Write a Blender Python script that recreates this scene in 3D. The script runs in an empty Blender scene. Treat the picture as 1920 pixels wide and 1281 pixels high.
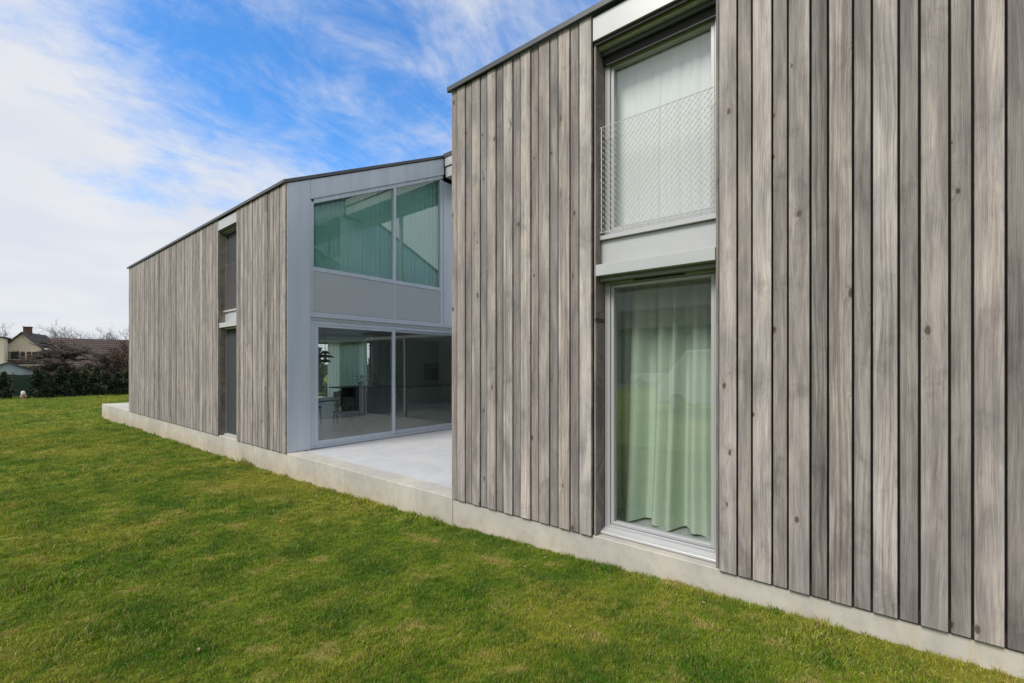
import bpy, bmesh, math, random
import numpy as np
from mathutils import Vector, Matrix

scn = bpy.context.scene
col = scn.collection
R = math.radians
random.seed(7)

# ------------------------------------------------------------------ camera
EYE = 1.62                       # eye height above the house floor (z = 0)
cam_d = bpy.data.cameras.new('camera')
cam = bpy.data.objects.new('camera', cam_d)
col.objects.link(cam)
cam.location = (0, 0, EYE)
cam.rotation_euler = (R(90), 0, -R(50.31))
cam_d.sensor_width = 36
cam_d.lens = 36 * 868 / 1920
cam_d.shift_y = 42.5 / 1920
cam_d.clip_start = 0.05
cam_d.clip_end = 3000
scn.camera = cam

# ------------------------------------------------------------------ light
SUN_AZ, SUN_EL = (-0.95, 0.10), 48
scn.view_settings.view_transform = 'Standard'
scn.view_settings.look = 'None'
scn.view_settings.gamma = 1
scn.view_settings.use_curve_mapping = False
scn.view_settings.exposure = 0.30
scn.cycles.max_bounces = 10
scn.cycles.diffuse_bounces = 4
scn.cycles.transparent_max_bounces = 16
scn.cycles.use_denoising = True
scn.cycles.denoiser = 'OPENIMAGEDENOISE'
scn.cycles.denoising_input_passes = 'RGB_ALBEDO_NORMAL'
scn.cycles.denoising_prefilter = 'NONE'
scn.cycles.caustics_reflective = False
scn.cycles.caustics_refractive = False

def N(nt, kind, **kw):
    n = nt.nodes.new(kind)
    for k, v in kw.items():
        if k.startswith('i_'):
            key = k[2:]
            n.inputs[int(key) if key.isdigit() else key.replace('_', ' ')].default_value = v
        else:
            setattr(n, k, v)
    return n

def mathn(nt, op, a, b=None, c=None, clamp=False):
    n = nt.nodes.new('ShaderNodeMath'); n.operation = op; n.use_clamp = clamp
    for i, v in enumerate((a, b, c)):
        if v is None: continue
        if hasattr(v, 'links'): nt.links.new(v, n.inputs[i])
        else: n.inputs[i].default_value = v
    return n.outputs[0]

def vmath(nt, op, a, b=None):
    n = nt.nodes.new('ShaderNodeVectorMath'); n.operation = op
    for i, v in enumerate((a, b)):
        if v is None: continue
        if hasattr(v, 'links'): nt.links.new(v, n.inputs[i])
        else: n.inputs[i].default_value = v
    return n.outputs['Value'] if op in ('DOT_PRODUCT', 'LENGTH', 'DISTANCE') else n.outputs[0]

def sstep(nt, v, lo, hi, a=0.0, b=1.0):
    n = nt.nodes.new('ShaderNodeMapRange'); n.interpolation_type = 'SMOOTHSTEP'
    nt.links.new(v, n.inputs[0])
    for i, x in enumerate((lo, hi, a, b)): n.inputs[i + 1].default_value = x
    return n.outputs[0]

def mixc(nt, f, a, b, blend='MIX'):
    n = nt.nodes.new('ShaderNodeMix'); n.data_type = 'RGBA'; n.blend_type = blend
    for i, v in ((0, f), (6, a), (7, b)):
        if hasattr(v, 'links'): nt.links.new(v, n.inputs[i])
        elif i == 0: n.inputs[0].default_value = v
        else: n.inputs[i].default_value = (*v, 1) if len(v) == 3 else v
    return n.outputs[2]

def noise(nt, vec, scale, detail=4, rough=.55, dist=0.0):
    n = nt.nodes.new('ShaderNodeTexNoise')
    n.inputs['Scale'].default_value = scale; n.inputs['Detail'].default_value = detail
    n.inputs['Roughness'].default_value = rough; n.inputs['Distortion'].default_value = dist
    if vec is not None: nt.links.new(vec, n.inputs['Vector'])
    return n.outputs['Fac']

def mapping(nt, vec, scale=(1, 1, 1), rot=(0, 0, 0), loc=(0, 0, 0)):
    n = nt.nodes.new('ShaderNodeMapping')
    n.inputs['Scale'].default_value = scale; n.inputs['Rotation'].default_value = rot
    n.inputs['Location'].default_value = loc
    nt.links.new(vec, n.inputs['Vector'])
    return n.outputs[0]

world = bpy.data.worlds.new('World')
scn.world = world
world.use_nodes = True
wt = world.node_tree
wt.nodes.clear()
SKY_STRENGTH = 0.1
w_out = wt.nodes.new('ShaderNodeOutputWorld')
w_bg = wt.nodes.new('ShaderNodeBackground'); w_bg.inputs[1].default_value = SKY_STRENGTH
sky = wt.nodes.new('ShaderNodeTexSky'); sky.sky_type = 'NISHITA'; sky.sun_disc = False
sky.sun_elevation = R(SUN_EL)
sky.sun_rotation = math.atan2(SUN_AZ[0], SUN_AZ[1])
sky.air_density = 1.0; sky.dust_density = 0.3; sky.ozone_density = 2.0
tc = wt.nodes.new('ShaderNodeTexCoord')
wd = vmath(wt, 'NORMALIZE', tc.outputs['Generated'])
sx = wt.nodes.new('ShaderNodeSeparateXYZ'); wt.links.new(wd, sx.inputs[0])
zz = mathn(wt, 'MAXIMUM', sx.outputs[2], 0.0)
inv = mathn(wt, 'DIVIDE', 1.0, mathn(wt, 'ADD', zz, 0.24))
cxy = wt.nodes.new('ShaderNodeCombineXYZ')
wt.links.new(mathn(wt, 'MULTIPLY', sx.outputs[0], inv), cxy.inputs[0])
wt.links.new(mathn(wt, 'MULTIPLY', sx.outputs[1], inv), cxy.inputs[1])
cp = mapping(wt, cxy.outputs[0], scale=(1.0, 1.5, 1.0), rot=(0, 0, R(72)), loc=(3.1, 1.4, 0.0))
n_big = noise(wt, cp, 1.5, 8, .56, .35)
n_wisp = noise(wt, mapping(wt, cxy.outputs[0], scale=(2.6, 5.2, 1.0), rot=(0, 0, R(75)), loc=(.7, .2, 2)), 1.2, 9, .64, .7)
n_puff = noise(wt, cxy.outputs[0], 4.2, 9, .70, .5)
gap = vmath(wt, 'DOT_PRODUCT', wd, (0.545, 0.622, 0.562))
bias = sstep(wt, gap, 0.78, 0.985, 0.34, 0.06)
bias = mathn(wt, 'ADD', bias, sstep(wt, gap, -0.1, 0.68, 0.30, 0.0))
low = sstep(wt, sx.outputs[2], 0.02, 0.46, 0.34, 0.0)
cov = mathn(wt, 'ADD', mathn(wt, 'MULTIPLY', n_big, 0.52), mathn(wt, 'MULTIPLY', n_wisp, 0.34))
cov = mathn(wt, 'ADD', cov, mathn(wt, 'MULTIPLY', n_puff, 0.38))
cov = mathn(wt, 'MULTIPLY', mathn(wt, 'SUBTRACT', cov, 0.61), 1.95)
cov = mathn(wt, 'ADD', mathn(wt, 'ADD', cov, bias), low)
cloud = sstep(wt, cov, -0.16, 0.50, 0.0, 0.97)
hs = wt.nodes.new('ShaderNodeHueSaturation')
hs.inputs['Saturation'].default_value = 1.15; hs.inputs['Value'].default_value = 1.75
wt.links.new(sky.outputs[0], hs.inputs['Color'])
blue = mixc(wt, 1.0, hs.outputs[0], (0.62, 0.98, 1.22), 'MULTIPLY')
c_tone = noise(wt, cp, 2.2, 5, .5)
ccol = mixc(wt, sstep(wt, c_tone, .3, .7), (6.0, 6.2, 6.75), (6.7, 6.8, 7.0))
skyc = mixc(wt, cloud, blue, ccol)
wt.links.new(skyc, w_bg.inputs[0])
wt.links.new(w_bg.outputs[0], w_out.inputs[0])

sun_d = bpy.data.lights.new('sun', 'SUN'); sun_d.energy = 2.7; sun_d.angle = R(20); sun_d.color = (1, .955, .89)
sun = bpy.data.objects.new('sun', sun_d); col.objects.link(sun)
sdir = Vector((SUN_AZ[0], SUN_AZ[1], 0)).normalized() * math.cos(R(SUN_EL)) + Vector((0, 0, math.sin(R(SUN_EL))))
sun.rotation_euler = (-sdir).to_track_quat('-Z', 'Y').to_euler()
sun.location = sdir * 60

# ------------------------------------------------------------------ helpers
WL = {}                                   # world location of every object made here
class MB:
    def __init__(s): s.v = []; s.f = []
    def add(s, vs, fs):
        o = len(s.v); s.v += [tuple(p) for p in vs]; s.f += [tuple(i + o for i in f) for f in fs]; return s
    def box(s, x0, x1, y0, y1, z0, z1):
        v = [(x, y, z) for x in (x0, x1) for y in (y0, y1) for z in (z0, z1)]
        return s.add(v, [(0, 1, 3, 2), (4, 6, 7, 5), (0, 4, 5, 1), (2, 3, 7, 6), (0, 2, 6, 4), (1, 5, 7, 3)])
    def prism(s, poly, axis, a, b):
        """poly in the two other axes (x,z for axis y; y,z for axis x; x,y for axis z)"""
        n = len(poly)
        def P(u, w, t): return (u, t, w) if axis == 'y' else ((t, u, w) if axis == 'x' else (u, w, t))
        v = [P(u, w, a) for u, w in poly] + [P(u, w, b) for u, w in poly]
        f = [tuple(range(n)), tuple(range(2 * n - 1, n - 1, -1))]
        f += [(i, i + n, (i + 1) % n + n, (i + 1) % n) for i in range(n)]
        return s.add(v, f)
    def tube(s, p, q, r0, r1=None, n=6, cap=True):
        r1 = r0 if r1 is None else r1
        p, q = Vector(p), Vector(q); d = q - p
        if d.length < 1e-6: return s
        a = d.orthogonal().normalized(); b = d.normalized().cross(a)
        v = []
        for c, r in ((p, r0), (q, r1)):
            for i in range(n):
                t = 2 * math.pi * i / n
                v.append(c + a * (r * math.cos(t)) + b * (r * math.sin(t)))
        f = [(i, (i + 1) % n, (i + 1) % n + n, i + n) for i in range(n)]
        if cap: f += [tuple(range(n - 1, -1, -1)), tuple(range(n, 2 * n))]
        return s.add(v, f)
    def lathe(s, prof, c, n=16):
        v = []; m = len(prof)
        for i in range(n):
            t = 2 * math.pi * i / n
            for r, z in prof: v.append((c[0] + r * math.cos(t), c[1] + r * math.sin(t), c[2] + z))
        f = []
        for i in range(n):
            j = (i + 1) % n
            for k in range(m - 1): f.append((i * m + k, j * m + k, j * m + k + 1, i * m + k + 1))
        return s.add(v, f)
    def mesh(s, name, mat, org=(0, 0, 0), fix=True, smooth=False):
        me = bpy.data.meshes.new(name)
        me.from_pydata([(x - org[0], y - org[1], z - org[2]) for x, y, z in s.v], [], s.f)
        if fix:
            bm = bmesh.new(); bm.from_mesh(me); bmesh.ops.recalc_face_normals(bm, faces=bm.faces); bm.to_mesh(me); bm.free()
        if smooth: me.polygons.foreach_set('use_smooth', [True] * len(me.polygons))
        if mat: me.materials.append(mat)
        return me
    def build(s, name, mat, parent=None, org=None, bevel=0, fix=True, smooth=False):
        if org is None: org = s.v[0] if parent is not None else (0, 0, 0)
        return link(name, s.mesh(name, mat, org, fix, smooth), parent, org, bevel)

def link(name, me, parent=None, loc=(0, 0, 0), bevel=0):
    o = bpy.data.objects.new(name, me); col.objects.link(o)
    p = WL[parent.name] if parent else Vector((0, 0, 0))
    WL[o.name] = Vector(loc)
    o.location = Vector(loc) - p
    if parent: o.parent = parent
    if bevel:
        m = o.modifiers.new('bevel', 'BEVEL'); m.width = bevel; m.segments = 1; m.limit_method = 'ANGLE'
    return o

def tag(o, label=None, cat=None, group=None, kind=None):
    if label: o['label'] = label
    if cat: o['category'] = cat
    if group: o['group'] = group
    if kind: o['kind'] = kind
    return o

def thing(name, loc, label, cat, group=None):
    o = bpy.data.objects.new(name, None); col.objects.link(o); o.location = loc
    o.empty_display_size = .2
    WL[o.name] = Vector(loc)
    return tag(o, label, cat, group)

def copy_tree(o, parent=None):
    c = o.copy(); col.objects.link(c)
    if parent: c.parent = parent
    for ch in o.children: copy_tree(ch, c)
    return c

# ------------------------------------------------------------------ materials
def mat_new(name):
    m = bpy.data.materials.new(name); m.use_nodes = True
    nt = m.node_tree
    return m, nt, nt.nodes['Principled BSDF']

def bump(nt, b, h, strength=.3, dist=.01):
    n = nt.nodes.new('ShaderNodeBump'); n.inputs['Strength'].default_value = strength; n.inputs['Distance'].default_value = dist
    nt.links.new(h, n.inputs['Height']); nt.links.new(n.outputs[0], b.inputs['Normal'])

def simple(name, c, rough=.6, metal=0.0, var=.08, vscale=6.0, bstr=0.0, bscale=120.0, spec=.5, stretch=(1, 1, 1)):
    m, nt, b = mat_new(name)
    t = nt.nodes.new('ShaderNodeTexCoord')
    n = noise(nt, mapping(nt, t.outputs['Object'], scale=stretch), vscale, 5, .6)
    f = sstep(nt, n, .3, .7)
    nt.links.new(mixc(nt, f, tuple(x * (1 - var) for x in c), tuple(min(1, x * (1 + var)) for x in c)), b.inputs['Base Color'])
    b.inputs['Roughness'].default_value = rough; b.inputs['Metallic'].default_value = metal
    b.inputs['Specular IOR Level'].default_value = spec
    if bstr: bump(nt, b, noise(nt, t.outputs['Object'], bscale, 3, .6), bstr, .004)
    return m

def wood_material(name='weathered_larch'):
    m, nt, b = mat_new(name)
    t = nt.nodes.new('ShaderNodeTexCoord'); oi = nt.nodes.new('ShaderNodeObjectInfo')
    rnd = oi.outputs['Random']
    off = nt.nodes.new('ShaderNodeCombineXYZ')
    for i, k in enumerate((31.0, 57.0, 83.0)): nt.links.new(mathn(nt, 'MULTIPLY', rnd, k), off.inputs[i])
    P = vmath(nt, 'ADD', t.outputs['Object'], off.outputs[0])
    sp = nt.nodes.new('ShaderNodeSeparateXYZ'); nt.links.new(P, sp.inputs[0])
    flat = nt.nodes.new('ShaderNodeCombineXYZ')
    nt.links.new(sp.outputs[1], flat.inputs[0]); nt.links.new(sp.outputs[2], flat.inputs[1]); nt.links.new(mathn(nt, 'MULTIPLY', rnd, 19.0), flat.inputs[2])
    F = flat.outputs[0]
    # knots: sparse round cells in the plane of the board
    wob = noise(nt, F, 14, 3, .6)
    Fd = vmath(nt, 'ADD', F, vmath(nt, 'SCALE', (1, 0.6, 0))) if False else F
    vor = nt.nodes.new('ShaderNodeTexVoronoi'); vor.voronoi_dimensions = '2D'; vor.inputs['Scale'].default_value = 1.0
    nt.links.new(mapping(nt, Fd, scale=(4.6, 2.3, 1)), vor.inputs['Vector'])
    vd = mathn(nt, 'ADD', vor.outputs['Distance'], mathn(nt, 'MULTIPLY', mathn(nt, 'SUBTRACT', wob, .5), .13))
    sc = nt.nodes.new('ShaderNodeSeparateColor'); nt.links.new(vor.outputs['Color'], sc.inputs[0])
    has = mathn(nt, 'GREATER_THAN', sc.outputs[0], .74)
    size = mathn(nt, 'ADD', mathn(nt, 'MULTIPLY', sc.outputs[1], .06), .014)
    core = mathn(nt, 'MULTIPLY', has, mathn(nt, 'SUBTRACT', 1.0, sstep(nt, mathn(nt, 'DIVIDE', vd, size), .55, 1.25)))
    halo = mathn(nt, 'MULTIPLY', has, mathn(nt, 'SUBTRACT', 1.0, sstep(nt, vd, .03, .22)))
    # grain bends round the knots
    gx = mathn(nt, 'ADD', sp.outputs[1], mathn(nt, 'MULTIPLY', halo, .03))
    gx = mathn(nt, 'ADD', gx, mathn(nt, 'MULTIPLY', noise(nt, mapping(nt, P, scale=(1, 3, .9)), 1.0, 3, .5), .10))
    gv = nt.nodes.new('ShaderNodeCombineXYZ'); nt.links.new(gx, gv.inputs[0]); nt.links.new(mathn(nt, 'MULTIPLY', sp.outputs[2], .012), gv.inputs[1]); nt.links.new(mathn(nt, 'MULTIPLY', rnd, 7.0), gv.inputs[2])
    fibre = noise(nt, gv.outputs[0], 210, 6, .75)
    rings = noise(nt, gv.outputs[0], 62, 2, .5)
    fine = noise(nt, gv.outputs[0], 430, 3, .7)
    blot = noise(nt, mapping(nt, P, scale=(3, 7, 1.3)), 1.0, 5, .6, .4)
    streak = noise(nt, mapping(nt, P, scale=(9, 26, .5)), 1.0, 5, .6)
    weather = noise(nt, mapping(nt, P, scale=(1.2, 3.2, 2.4)), 1.0, 6, .65, .6)
    oc = nt.nodes.new('ShaderNodeSeparateColor'); nt.links.new(oi.outputs['Color'], oc.inputs[0])
    cr = nt.nodes.new('ShaderNodeValToRGB')
    e = cr.color_ramp.elements
    e[0].position = 0; e[0].color = (.362, .330, .313, 1); e[1].position = 1; e[1].color = (.402, .382, .374, 1)
    for p, c in ((.25, (.412, .376, .353)), (.5, (.376, .350, .342)), (.75, (.438, .406, .386))):
        x = e.new(p); x.color = (*c, 1)
    nt.links.new(oc.outputs[1], cr.inputs[0])
    c = mixc(nt, sstep(nt, blot, .36, .66), (0.74, 0.74, 0.76), (1.16, 1.15, 1.13))
    c = mixc(nt, 1.0, cr.outputs[0], c, 'MULTIPLY')
    c = mixc(nt, sstep(nt, streak, .30, .70, 0, .8), mixc(nt, 1.0, c, (.78, .76, .75), 'MULTIPLY'), mixc(nt, 1.0, c, (1.12, 1.12, 1.12), 'MULTIPLY'))
    c = mixc(nt, sstep(nt, weather, .52, .70, 0, .6), c, mixc(nt, 1.0, c, (.60, .59, .60), 'MULTIPLY'))
    # some boards show strong cathedral rings
    strong = sstep(nt, oc.outputs[2], .55, .9, .15, .85)
    c = mixc(nt, mathn(nt, 'MULTIPLY', sstep(nt, rings, .46, .56), strong), c, mixc(nt, 1.0, c, (.68, .64, .60), 'MULTIPLY'))
    c = mixc(nt, sstep(nt, fibre, .40, .64, .0, .85), c, mixc(nt, 1.0, c, (.64, .63, .62), 'MULTIPLY'))
    c = mixc(nt, sstep(nt, fine, .50, .60, 0, .55), c, mixc(nt, 1.0, c, (.62, .60, .58), 'MULTIPLY'))
    c = mixc(nt, mathn(nt, 'MULTIPLY', halo, .40), c, mixc(nt, 1.0, c, (.74, .70, .66), 'MULTIPLY'))
    c = mixc(nt, mathn(nt, 'MULTIPLY', core, .9), c, (.075, .055, .042))
    tone = vmath(nt, 'SCALE', c)
    tn = tone.node; nt.links.new(oc.outputs[0], tn.inputs['Scale'])
    nt.links.new(tone, b.inputs['Base Color'])
    b.inputs['Roughness'].default_value = .72; b.inputs['Specular IOR Level'].default_value = .25
    h = mathn(nt, 'ADD', mathn(nt, 'MULTIPLY', fibre, .6), mathn(nt, 'MULTIPLY', rings, .5))
    h = mathn(nt, 'SUBTRACT', h, mathn(nt, 'MULTIPLY', core, .6))
    bump(nt, b, h, .5, .004)
    return m

def concrete_material(name, c, warm=.5, rough=.85, con=1.0):
    m, nt, b = mat_new(name)
    g = nt.nodes.new('ShaderNodeNewGeometry'); P = g.outputs['Position']
    n1 = noise(nt, P, 1.1, 6, .6, .3); n2 = noise(nt, P, 7, 6, .65); n3 = noise(nt, mapping(nt, P, scale=(5, 5, .7)), 1.6, 5, .6)
    n4 = noise(nt, P, 55, 4, .7)
    k = mixc(nt, sstep(nt, n1, .35, .68), tuple(x * (1 + con * (y - 1)) for x, y in zip(c, (.86, .87, .88))), tuple(x * (1 + con * (y - 1)) for x, y in zip(c, (1.08, 1.06, 1.02))))
    k = mixc(nt, sstep(nt, n2, .42, .70, 0, .45 * con), k, mixc(nt, 1.0, k, (.72, .71, .69), 'MULTIPLY'))
    k = mixc(nt, sstep(nt, n3, .50, .74, 0, warm), k, mixc(nt, 1.0, k, (1.0, .87, .70), 'MULTIPLY'))
    sp = nt.nodes.new('ShaderNodeSeparateXYZ'); nt.links.new(P, sp.inputs[0])
    # rising damp and soil stain along the foot, uneven
    foot = sstep(nt, mathn(nt, 'ADD', sp.outputs[2], mathn(nt, 'MULTIPLY', n1, .24)), -.32, .06, warm * 1.1, 0)
    k = mixc(nt, foot, k, mixc(nt, 1.0, k, (.93, .79, .60), 'MULTIPLY'))
    k = mixc(nt, sstep(nt, n4, .58, .75, 0, .22), k, mixc(nt, 1.0, k, (.6, .6, .6), 'MULTIPLY'))
    v = nt.nodes.new('ShaderNodeTexVoronoi'); v.inputs['Scale'].default_value = 26; nt.links.new(P, v.inputs['Vector'])
    hole = mathn(nt, 'LESS_THAN', v.outputs['Distance'], .09)
    k = mixc(nt, mathn(nt, 'MULTIPLY', hole, .35), k, mixc(nt, 1.0, k, (.45, .43, .4), 'MULTIPLY'))
    nt.links.new(k, b.inputs['Base Color'])
    b.inputs['Roughness'].default_value = rough; b.inputs['Specular IOR Level'].default_value = .3
    bump(nt, b, mathn(nt, 'ADD', n2, mathn(nt, 'MULTIPLY', n4, .5)), .25, .006)
    return m

def glass_material(name, tint, ior=1.9, refl=1.0):
    m = bpy.data.materials.new(name); m.use_nodes = True
    nt = m.node_tree; nt.nodes.clear()
    o = nt.nodes.new('ShaderNodeOutputMaterial'); mx = nt.nodes.new('ShaderNodeMixShader')
    tr = nt.nodes.new('ShaderNodeBsdfTransparent'); tr.inputs[0].default_value = (*tint, 1)
    gl = nt.nodes.new('ShaderNodeBsdfGlossy'); gl.inputs['Roughness'].default_value = 0.0; gl.inputs[0].default_value = (.97, .99, .98, 1)
    t = nt.nodes.new('ShaderNodeTexCoord')
    bp = nt.nodes.new('ShaderNodeBump'); bp.inputs['Strength'].default_value = .02; bp.inputs['Distance'].default_value = .02
    nt.links.new(noise(nt, t.outputs['Object'], 1.6, 2, .4), bp.inputs['Height']); nt.links.new(bp.outputs[0], gl.inputs['Normal'])
    # plain angle-dependent reflectance from the cosine of the view angle (same from both sides)
    g = nt.nodes.new('ShaderNodeNewGeometry')
    cosv = mathn(nt, 'ABSOLUTE', vmath(nt, 'DOT_PRODUCT', g.outputs['Incoming'], g.outputs['Normal']))
    r0 = ((ior - 1) / (ior + 1)) ** 2
    f = mathn(nt, 'ADD', r0 * refl, mathn(nt, 'MULTIPLY', mathn(nt, 'POWER', mathn(nt, 'SUBTRACT', 1.0, cosv), 5.0), 1 - r0 * refl), clamp=True)
    nt.links.new(f, mx.inputs[0]); nt.links.new(tr.outputs[0], mx.inputs[1]); nt.links.new(gl.outputs[0], mx.inputs[2])
    nt.links.new(mx.outputs[0], o.inputs[0])
    return m

def fabric(name, c, trans=.35, var=.06, wave=True):
    m = bpy.data.materials.new(name); m.use_nodes = True
    nt = m.node_tree; nt.nodes.clear()
    o = nt.nodes.new('ShaderNodeOutputMaterial'); mx = nt.nodes.new('ShaderNodeMixShader'); mx.inputs[0].default_value = trans
    d = nt.nodes.new('ShaderNodeBsdfDiffuse'); t = nt.nodes.new('ShaderNodeBsdfTranslucent')
    tcn = nt.nodes.new('ShaderNodeTexCoord')
    n = noise(nt, mapping(nt, tcn.outputs['Object'], scale=(20, 20, 2)), 3, 4, .6)
    k = mixc(nt, n, tuple(x * (1 - var) for x in c), tuple(x * (1 + var) for x in c))
    nt.links.new(k, d.inputs[0]); nt.links.new(k, t.inputs[0])
    nt.links.new(d.outputs[0], mx.inputs[1]); nt.links.new(t.outputs[0], mx.inputs[2]); nt.links.new(mx.outputs[0], o.inputs[0])
    return m

M = {}
M['wood'] = wood_material()
M['concrete'] = concrete_material('plinth_concrete', (.50, .48, .435), .55)
M['terrace'] = concrete_material('terrace_screed', (.52, .53, .55), .06, .8, .6)
M['alu'] = simple('silver_aluminium', (.50, .51, .515), .38, .25, .04, 1.2, .04, 300)
M['alu_frame'] = simple('silver_window_frame', (.47, .48, .49), .42, .2, .03, 1.2)
M['cladding'] = simple('blue_grey_cladding', (.56, .625, .72), .36, .2, .06, .7, .03, 90, stretch=(9, 9, .35))
M['spandrel'] = simple('grey_spandrel', (.46, .50, .54), .45, .15, .04, .5)
M['dark_metal'] = simple('dark_roof_metal', (.085, .088, .092), .45, .4, .1, 2)
M['roof_edge'] = simple('grey_roof_edge_metal', (.10, .104, .108), .4, .5, .08, 2)
M['grey_rail'] = simple('grey_rail_metal', (.26, .265, .27), .45, .2, .05, 3)
M['black'] = simple('black_rubber', (.012, .012, .013), .7, 0, .1, 5)
M['membrane'] = simple('black_membrane', (.02, .019, .018), .9, 0, .1, 3)
M['screen'] = simple('charcoal_screen_fabric', (.040, .042, .047), .75, 0, .06, 2, .1, 900)
M['steel'] = simple('stainless_steel', (.78, .78, .76), .35, .4, .03, 10)
M['wire'] = simple('darkened_steel_wire', (.16, .145, .135), .5, .2, .05, 10)  # same net steel, darkened for the far bay to mute its sky reflection
M['plaster'] = simple('white_plaster', (.80, .80, .79), .9, 0, .03, 1)
M['floor_in'] = simple('grey_screed_floor', (.37, .39, .43), .35, 0, .07, .8)
M['glass'] = glass_material('clear_window_glass', (.972, .985, .975), 2.0)
M['glass_door'] = glass_material('greenish_door_glass', (.925, .975, .955), 1.9)
M['glass_green'] = glass_material('green_tinted_glass', (.90, .975, .955), 2.1)
M['curtain_mint'] = fabric('mint_curtain', (.64, .755, .635), .15)
M['curtain_teal'] = fabric('teal_curtain', (.46, .77, .70), .25)
M['curtain_sheer'] = fabric('white_voile', (.95, .955, .965), .05)
M['curtain_rear'] = fabric('rear_mint_voile', (.55, .74, .63), .6)
M['curtain_pale'] = fabric('pale_mint_voile', (.90, .96, .90), .72)
M['dark_wood'] = simple('dark_stained_wood', (.035, .038, .036), .5, 0, .1, 5)
M['cab'] = simple('olive_grey_cabinet', (.46, .53, .47), .4, 0, .04, 2)
M['cab_dark'] = simple('dark_cabinet', (.17, .195, .185), .35, 0, .04, 2)
M['oven'] = simple('black_oven_glass', (.008, .01, .012), .12, 0, .02, 2)
M['lamp'] = simple('black_lamp_metal', (.02, .022, .022), .4, .3, .05, 5)
M['red'] = simple('red_petal', (.45, .05, .06), .6, 0, .2, 30)
M['pot'] = simple('dark_ceramic', (.03, .03, .032), .3, 0, .1, 10)
M['leaf'] = simple('dark_leaf', (.035, .06, .025), .5, 0, .25, 30)

# ------------------------------------------------------------------ ground
def gz(x, y):
    """lawn height: falls away along the house, rises a little behind the camera"""
    x = np.asarray(x, float); y = np.asarray(y, float)
    base = np.interp(y, [-30, -0.5, 1, 4.14, 8.5, 14, 25, 45, 130, 700], [-.05, -.158, -.205, -.336, -.44, -.50, -.57, -.66, -.75, 1.0])
    u = np.clip((-x - 5) / 17.0, 0, 1); rise = u * u * (3 - 2 * u) * .42
    u2 = np.clip((x - 12) / 20.0, 0, 1)
    und = .016 * np.sin(x * .9 + y * .35) + .014 * np.sin(y * .75 - x * .4 + 1.3) + .008 * np.sin(2.1 * x + 1.7 * y)
    near = np.clip((3.87 - x) / 1.2, 0.15, 1)
    return base + rise * np.clip((60 - y) / 40, 0, 1) + und * near

def axis(lo, mid0, mid1, hi, fine):
    a = list(np.arange(mid0, mid1 + 1e-6, fine)); s = fine; v = mid0
    left = []
    while v > lo: s *= 1.35; v -= s; left.append(max(v, lo))
    s = fine; v = mid1; right = []
    while v < hi: s *= 1.35; v += s; right.append(min(v, hi))
    return np.array(left[::-1] + a + right)

xs = axis(-700, -12, 14, 700, .4); ys = axis(-700, -10, 50, 700, .4)
GX, GY = np.meshgrid(xs, ys, indexing='ij')
GZ = gz(GX, GY)
nx, ny = GX.shape
gv = np.stack([GX, GY, GZ], -1).reshape(-1, 3)
ii = np.arange((nx - 1) * (ny - 1)); a = (ii // (ny - 1)) * ny + ii % (ny - 1)
gf = np.stack([a, a + ny, a + ny + 1, a + 1], -1)
lawn_me = bpy.data.meshes.new('lawn'); lawn_me.from_pydata(gv.tolist(), [], gf.tolist())
lawn_me.polygons.foreach_set('use_smooth', [True] * len(lawn_me.polygons))

def lawn_tone(nt, base=False):
    g = nt.nodes.new('ShaderNodeNewGeometry')
    sp = nt.nodes.new('ShaderNodeSeparateXYZ'); nt.links.new(g.outputs['Position'], sp.inputs[0])
    cb = nt.nodes.new('ShaderNodeCombineXYZ'); nt.links.new(sp.outputs[0], cb.inputs[0]); nt.links.new(sp.outputs[1], cb.inputs[1])
    P = cb.outputs[0]
    big = noise(nt, P, .38, 4, .55, .4); mid = noise(nt, P, 1.7, 5, .6, .3); sm = noise(nt, P, 8.0, 4, .6)
    deep = (.066, .148, .010); fresh = (.172, .240, .020); olive = (.300, .290, .042); straw = (.38, .31, .12)
    k = mixc(nt, sstep(nt, mid, .36, .62), deep, fresh)
    k = mixc(nt, sstep(nt, mathn(nt, 'ADD', mathn(nt, 'MULTIPLY', big, .65), mathn(nt, 'MULTIPLY', sm, .35)),   .46, .61, 0, .68), k, olive)
    dry = mathn(nt, 'ADD', mathn(nt, 'MULTIPLY', mid, .5), mathn(nt, 'MULTIPLY', noise(nt, P, 4.3, 4, .6), .5))
    k = mixc(nt, sstep(nt, dry, .53, .64, 0, .68), k, straw)
    return k, sm, P

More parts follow.
